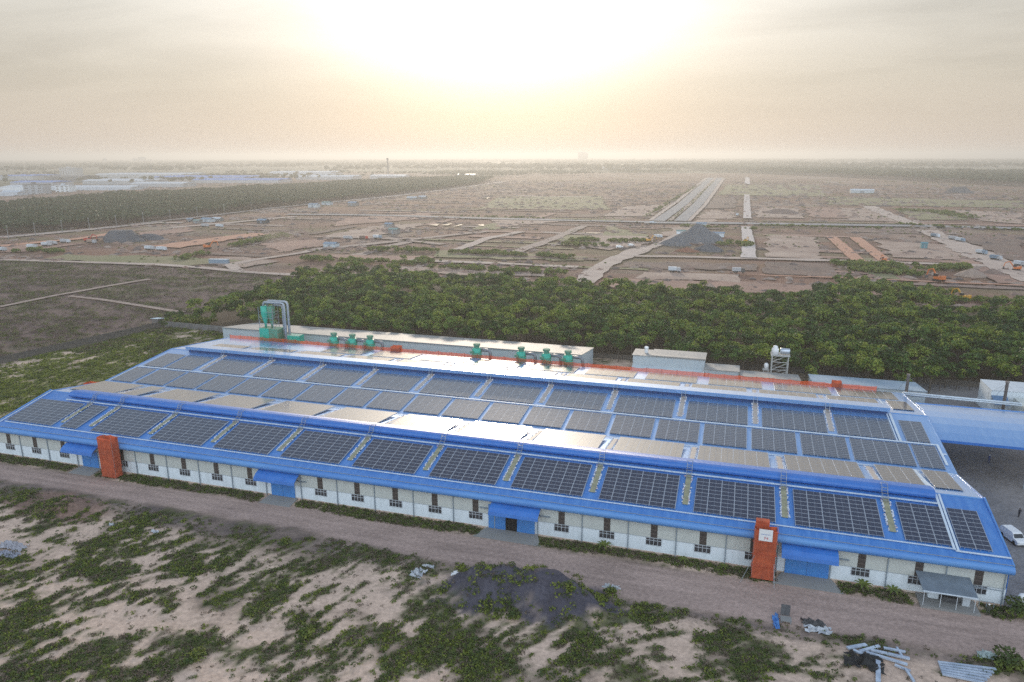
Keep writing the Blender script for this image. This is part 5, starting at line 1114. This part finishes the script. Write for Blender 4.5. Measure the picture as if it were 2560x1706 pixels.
heap(282, 552, 50, 7.5, GRAVELD, 'long dark slate coloured heap in the left distance', 'gravel_heap', .7, .25, top=.45); heap(345, 548, 40, 3.5, GRAVELD, 'low dark tail of the left slate heap', 'gravel_heap', .5, .25, top=.3); heap(1795, 490, 42, 4.5, SOILB, 'brown turned soil heap beyond the cross road', 'soil_heap', .6, .3, top=.3)
heap(2203, 443, 30, 9, GRAVELD, 'dark far heap in the right distance', 'gravel_heap', .6, .2, top=.4); heap(2232, 632, 34, 3.5, SOILT, 'pale tan soil mound at the right above the plantation', 'soil_heap'); heap(1630, 662, 16, 2.6, SOILT, 'small tan soil cone at the plantation edge', 'soil_heap'); heap(905, 532, 28, 5, SOILB, 'faint brown heap in the hazy middle distance', 'soil_heap'); heap(2280, 628, 26, 2.5, SOILB, 'brown spoil bank beside the right diagonal road', 'soil_heap', .5)

# ------------------------------------------------------------------ site huts, vehicles and machines on the building land
BLUER = mat('hut_roof_blue', (.16, .25, .34), .6, (.26, .32, .37), .6); GREENR = mat('hut_roof_green', (.18, .28, .25), .6); TARPB = mat('tarp_dark', (.06, .07, .08), .8)
def hut(u, v, w, d, h, roof, wall, label, rz=0):
    w, d, h = w*.7, d*.8, h*.75
    x, y = at(u, v); o = empty('site_hut', (x, y, -.5), label, 'hut', 'site huts on the building land', rz); mb = MB(); mb.box(-w/2, w/2, -d/2, d/2, 0, h); mb.build('wall', wall, o)
    mb = MB(); mb.extrude([(-d/2-.4, h), (0, h+d*.16), (d/2+.4, h), (0, h+d*.16+.12)], -w/2-.4, w/2+.4); mb.build('roof', roof, o); mb = MB(); mb.box(-w*.1, w*.08, -d/2-.06, -d/2, .1, h*.8); mb.build('door', DKGREY, o)
for a in (((478, 509), 16, 9, 4, BLUER, SHEDW, 'blue roofed hut among the left site huts'), ((455, 512), 10, 7, 3.5, GREENR, CONC, 'green roofed hut left of the blue roofed one'), ((500, 507), 14, 8, 3.5, TRIM, CONC, 'pale roofed hut right of the blue roofed one'), ((438, 508), 9, 6, 3, BLUER, CONCD, 'small dark walled hut at the left end of the hut row'), ((605, 512), 13, 9, 4, BLUER, TARPB, 'dark hut with grey blue roof left of the hazy centre'),
    ((762, 568), 13, 8, 4, BLUER, SHEDW, 'grey blue hut above the shrub strips left of the glare'), ((906, 536), 11, 8, 5, GREENR, CONC, 'greenish hut beside the faint brown heap'), ((722, 476), 18, 10, 5, BLUER, SHEDW, 'far blue roofed hut below the tree belt'), ((752, 470), 18, 10, 4, GREENR, SHEDW, 'far green roofed hut below the tree belt'), ((812, 472), 16, 12, 5, BLUER, CONC, 'far grey hut right of the green roofed one'),
    ((948, 458), 22, 10, 4, TRIM, CONC, 'pale far hut in the haze, left one of two'), ((972, 456), 16, 10, 4, TRIM, CONC, 'pale far hut in the haze, right one of two'), ((1566, 538), 11, 6, 4, GREENR, WHITEW, 'pale green roofed hut left of the tall gravel cone'), ((1612, 520), 12, 7, 4, BLUER, SHEDW, 'blue roofed hut behind the tall gravel cone'), ((1650, 543), 13, 6, 4, BLUER, WHITEW, 'white walled hut right of the tall gravel cone'), ((1980, 443), 52, 16, 6, TRIM, SHEDW, 'long pale hut in the right distance'), ((2122, 570), 5.5, 5, 5, mat('tank_teal', (.10, .25, .28), .6), MATS['tank_teal'], 'boxy teal cabin on the pale plot at right'), ((895, 521), 10, 8, 4, BLUER, CONC, 'small hut at the left edge of the sun glare')):
    hut(a[0][0], a[0][1], *a[1:6], a[6])
TPALE = mat('truck_pale', (.42, .43, .44), .6)
def truck(u, v, rz, cab, box, label, L_=6.8, grp='trucks on the building land'):
    if cab is WHITEP: cab = TPALE
    if box is WHITEP: box = TPALE
    x, y = at(u, v); o = empty('truck', (x, y, .05), label, 'truck', grp, rz)
    mb = MB(); mb.box(-L_/2, L_/2-2.3, -1.2, 1.2, 1.1, 2.9); mb.build('cargo_box', box, o); mb = MB(); mb.hexa([(L_/2-2.1, -1.15, .7), (L_/2, -1.15, .7), (L_/2, 1.15, .7), (L_/2-2.1, 1.15, .7), (L_/2-2.1, -1.1, 2.7), (L_/2-.5, -1.1, 2.7), (L_/2-.5, 1.1, 2.7), (L_/2-2.1, 1.1, 2.7)]); mb.build('cab', cab, o)
    mb = MB(); mb.box(-L_/2+.2, L_/2-.2, -.5, .5, .7, 1.08); mb.build('chassis', RUBBER, o); mb = MB(); mb.q((L_/2-.28, -1, 1.75), (L_/2-.28, 1, 1.75), (L_/2-.46, 1, 2.5), (L_/2-.46, -1, 2.5)); mb.build('windscreen', CARGL, o); wm = MB().tube([(0, -.15, 0), (0, .15, 0)], .5, 10).mesh('wheel', RUBBER)
    for a in (-L_/2+1.2, -L_/2+2.4, L_/2-1.2):
        for s_ in (-1, 1): place('wheel', wm, o, (a, s_*1.05, .5))
for u, v, rz, c_, b_, lb in ((211, 560, .1, WHITEP, SOILT, 'white truck left of the dark slate heap'), (108, 566, .3, WHITEP, TRIM, 'white truck on the left track, front one'), (120, 563, .3, WHITEP, WHITEP, 'white truck on the left track, rear one'), (151, 559, .3, TRIM, WHITEP, 'pale truck standing apart on the left track'), (75, 571, .3, WHITEP, TRIM, 'pale truck nearer the left picture edge'), (4, 578, .3, WHITEP, TRIM, 'pale truck at the left picture edge'),
    (472, 522, 0, WHITEP, WHITEP, 'white truck below the left huts'), (505, 523, .1, TRIM, TRIM, 'grey truck right of the white one below the huts'), (345, 575, .2, WHITEP, TRIM, 'pale truck behind the green plots, left one'), (372, 577, .2, TRIM, TRIM, 'pale truck behind the green plots, right one'), (800, 551, .2, WHITEP, WHITEP, 'white truck in the middle distance'), (868, 549, .2, BLUER, TRIM, 'blue cab truck in the middle distance'), (836, 551, .5, REDP, SOILB, 'red brown truck between two pale ones'),
    (1697, 628, .1, DARKSH, WHITEP, 'dark and white truck on the orange strip'), (1550, 626, .1, WHITEP, TRIM, 'white truck left on the rose earth'), (2149, 546, -.9, TRIM, BLUER, 'pale truck at the upper end of the diagonal road, left'), (2206, 556, -.9, BLUER, TRIM, 'blue grey truck at the upper end of the diagonal road, right'), (2190, 552, -.9, WHITEP, WHITEP, 'white truck beside the blue grey one'), (2255, 585, -.9, BLUER, TRIM, 'blue cab truck midway on the diagonal road'), (2288, 598, -.9, WHITEP, BLUER, 'white cab truck lower on the diagonal road'), (2344, 612, -.9, WHITEP, TRIM, 'pale truck at the right picture edge'), (1694, 497, 1.5, BLUER, TRIM, 'blue cab truck left of the upper white road'), (1512, 548, .3, TRIM, TRIM, 'grey truck beside the left gravel ridge')): truck(u, v, rz, c_, b_, lb)
hx, hy = at(504, 605); o = empty('container', (hx, hy, -.4), 'pale blue container on the left green plots', 'container', None, .15); mb = MB(); mb.box(-6, 6, -1.3, 1.3, .1, 2.7); mb.build('body', BLUER, o); mb = MB(); mb.box(-6.1, 6.1, -1.4, 1.4, 2.7, 2.85); mb.build('roof', TRIM, o)
x, y = at(1424, 570); car(x, y, .2, WHITEP, 'white car parked on the dirt left of the gravel cones', L_=5.2, name='distant_car')
x, y = at(1450, 566); car(x, y, .8, WHITEP, 'pale car driving on the dirt road beside the gravel yard', L_=5.0, name='distant_car')
x, y = at(1500, 513); car(x, y, 0, TRIM, 'grey car on the cross road at the avenue junction', L_=6, name='distant_car')
def digger(u, v, rz, body, label, sc=1.0):
    x, y = at(u, v); o = empty('excavator', (x, y, .05), label, 'excavator', 'diggers on the building land', rz); o.scale = (sc,)*3
    for s_ in (-1, 1): mb = MB(); mb.extrude([(-2, .35), (-1.7, 0), (1.7, 0), (2, .35), (1.7, .85), (-1.7, .85)], 0, .6); q = mb.build('track', RUBBER, o); q.rotation_euler = (0, 0, R(90)); q.location = (.0, s_*1.05-.3+.0, 0); q.location.x = 0
    mb = MB(); mb.box(-2.2, 1.4, -1.3, 1.3, .95, 2.0); mb.box(-2.3, -1.2, -1.2, 1.2, 2.0, 2.4); mb.build('body', body, o); mb = MB(); mb.box(.1, 1.6, .2, 1.3, 2.0, 3.1); mb.build('cab', CARGL, o)
    mb = MB(); mb.bar((1.2, -.3, 1.6), (3.4, -.3, 4.6), .4, .5); mb.bar((3.4, -.3, 4.6), (5.4, -.3, 4.0), .4, .45); mb.build('boom', body, o); mb = MB(); mb.bar((5.4, -.3, 4.1), (6.0, -.3, 1.7), .3, .35); mb.build('stick', body, o); mb = MB(); mb.hexa([(5.4, -.8, .6), (6.4, -.8, .5), (6.4, .2, .5), (5.4, .2, .6), (5.7, -.8, 1.7), (6.3, -.8, 1.8), (6.3, .2, 1.8), (5.7, .2, 1.7)]); mb.build('bucket', DARKSH, o)
for a in ((2156, 647, 2.2, ORANGEP, 'orange excavator on the orange strip at right', 1.25), (2335, 622, 2.9, ORANGEP, 'orange excavator at the right picture edge', 1.0), (1490, 556, .4, YELLOWP, 'yellow excavator left of the gravel cones', 1.0), (1713, 557, 1.2, YELLOWP, 'small yellow digger on the white road', .8), (478, 572, .4, ORANGEP, 'orange digger on the left rose plot', 1.2), (203, 556, .3, REDP, 'red digger beside the left slate heap', 1.2), (2031, 600, 1.9, ORANGEP, 'small orange roller like digger on the laterite strip', .7), (2215, 690, 2.4, YELLOWP, 'yellow digger half hidden at the plantation edge', 1.0)): digger(*a)

# ------------------------------------------------------------------ factories and blocks in the far left distance
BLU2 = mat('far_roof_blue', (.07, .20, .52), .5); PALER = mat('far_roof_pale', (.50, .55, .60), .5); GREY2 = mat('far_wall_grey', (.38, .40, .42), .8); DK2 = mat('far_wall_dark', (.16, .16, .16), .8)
def far_hall(u0, u1, v, d, h, roof, wall, label, win=0):
    xa, ya = at(u0, v); xb, yb = at(u1, v); a, b = Vector((xa, ya, 0)), Vector((xb, yb, 0)); L_ = (b-a).length; rz = math.atan2(yb-ya, xb-xa); o = empty('far_factory', (xa, ya, -1.2), label, 'factory' if not win else 'building', None, rz)
    mb = MB(); mb.box(0, L_, 0, d, 0, h); mb.build('wall', wall, o)
    if win:
        nw, nf = max(3, int(L_/9)), max(2, int(h/4)); mb = MB()
        for i in range(nw):
            for j in range(nf): mb.box(L_*(i+.25)/nw, L_*(i+.75)/nw, -.15, 0, h*(j+.3)/nf, h*(j+.75)/nf)
        mb.build('window', DK2, o)['kind'] = 'stuff'; mb = MB(); mb.box(-.5, L_+.5, -.5, d+.5, h, h+.8); mb.box(L_*.3, L_*.45, d*.3, d*.6, h+.8, h+4); mb.build('roof', roof, o)
    else:
        mb = MB(); n = max(1, int(d/45))
        for k in range(n): y0, y1 = d*k/n, d*(k+1)/n; mb.extrude([(y0, h), (y0, h+.5), ((y0+y1)/2, h+3.2), (y1, h+.5), (y1, h)], -1, L_+1)
        mb.build('roof', roof, o)
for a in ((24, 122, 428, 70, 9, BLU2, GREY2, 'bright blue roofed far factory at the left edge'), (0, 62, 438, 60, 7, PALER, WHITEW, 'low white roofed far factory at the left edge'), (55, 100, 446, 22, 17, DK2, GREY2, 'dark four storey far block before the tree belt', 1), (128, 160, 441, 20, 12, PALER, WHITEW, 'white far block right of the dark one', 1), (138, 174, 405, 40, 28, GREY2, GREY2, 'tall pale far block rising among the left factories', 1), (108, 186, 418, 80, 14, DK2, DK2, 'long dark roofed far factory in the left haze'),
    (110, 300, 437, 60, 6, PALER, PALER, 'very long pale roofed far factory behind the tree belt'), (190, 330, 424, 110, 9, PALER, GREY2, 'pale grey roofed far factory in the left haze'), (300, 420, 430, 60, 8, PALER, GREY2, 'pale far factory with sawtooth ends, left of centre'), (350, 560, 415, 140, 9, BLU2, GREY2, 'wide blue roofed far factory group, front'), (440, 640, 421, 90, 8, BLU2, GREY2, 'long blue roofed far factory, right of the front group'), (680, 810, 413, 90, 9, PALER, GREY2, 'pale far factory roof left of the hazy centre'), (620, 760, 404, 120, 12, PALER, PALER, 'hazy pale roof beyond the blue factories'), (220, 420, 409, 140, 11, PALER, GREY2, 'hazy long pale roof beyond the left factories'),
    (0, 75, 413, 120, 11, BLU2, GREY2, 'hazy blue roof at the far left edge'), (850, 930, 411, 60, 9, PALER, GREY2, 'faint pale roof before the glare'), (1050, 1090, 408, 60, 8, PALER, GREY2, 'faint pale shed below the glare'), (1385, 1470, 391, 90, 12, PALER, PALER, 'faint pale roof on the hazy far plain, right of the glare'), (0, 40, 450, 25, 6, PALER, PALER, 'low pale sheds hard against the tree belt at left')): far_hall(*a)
def tower(u, v, w, d, h, label):
    x, y = at(u, v); o = empty('far_tower', (x, y, -1.5), label, 'tower', 'towers on the horizon'); mb = MB(); mb.box(-w/2, w/2, 0, d, 0, h); mb.box(-w/4, w/4, d*.2, d*.7, h, h+6); mb.build('wall', GREY2, o); mb = MB()
    for k in range(int(h/12)): mb.box(-w/2-.3, w/2+.3, -.4, 0, 8+12*k, 12+12*k)
    mb.build('window_band', DK2, o)['kind'] = 'stuff'
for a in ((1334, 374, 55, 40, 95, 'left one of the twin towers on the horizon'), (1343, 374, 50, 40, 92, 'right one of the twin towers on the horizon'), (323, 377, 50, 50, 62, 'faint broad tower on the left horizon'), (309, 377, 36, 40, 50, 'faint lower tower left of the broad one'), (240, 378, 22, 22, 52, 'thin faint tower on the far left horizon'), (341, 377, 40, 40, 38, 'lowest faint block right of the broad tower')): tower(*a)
x, y = at(892, 404); o = empty('radio_mast', (x, y, -1), 'thin dark mast in the hazy distance left of the glare', 'mast'); MB().lathe(0, 0, [(0, 3.5), (52, 2.6), (53, 3.6), (58, 3.4)], 8).build('stack', DK2, o)
# poles along the belt road
pm = MB(); pm.bar((0, 0, 0), (0, 0, 11), .35); pm.bar((-1.2, 0, 10.2), (1.2, 0, 10.2), .25); pm = pm.mesh('utility_pole', CONC)
for k in range(12):
    u = 20+62*k; v = 546-.118*(u-20)*.98 if u < 640 else 472-.09*(u-640); x, y = at(u, v+3); o = place('utility_pole', pm, None, (x, y, -.5)); tag(o, f'thin pale pole along the tree belt, {ORD[k]} from the left', 'pole', 'poles along the tree belt')

# ------------------------------------------------------------------ haze
dm = bpy.data.materials.new('dust'); dm.use_nodes = True; t = dm.node_tree; t.nodes.clear(); do_ = t.nodes.new('ShaderNodeOutputMaterial'); pv = t.nodes.new('ShaderNodeVolumePrincipled'); pv.inputs['Color'].default_value = (.85, .66, .55, 1); pv.inputs['Density'].default_value = .02; t.links.new(pv.outputs[0], do_.inputs[1])
x, y = at(645, 590); mb = MB(); mb.lathe(0, 0, [(.3, 4), (4, 9), (9, 12), (14, 10), (18, 5), (20, 1)], 12); o = mb.build('dust_cloud', dm); o.location = (x, y, 0); o['kind'] = 'stuff'
hm = bpy.data.materials.new('haze'); hm.use_nodes = True; t = hm.node_tree; t.nodes.clear(); ho = t.nodes.new('ShaderNodeOutputMaterial'); pv = t.nodes.new('ShaderNodeVolumePrincipled')
pv.inputs['Color'].default_value = (.84, .84, .81, 1); pv.inputs['Density'].default_value = 2.6e-4; pv.inputs['Anisotropy'].default_value = .5; t.links.new(pv.outputs[0], ho.inputs[1])
mb = MB(); mb.box(-46000, 46000, -46000, 46000, -2.8, 99.0); o = mb.build('haze', hm); o['kind'] = 'stuff'
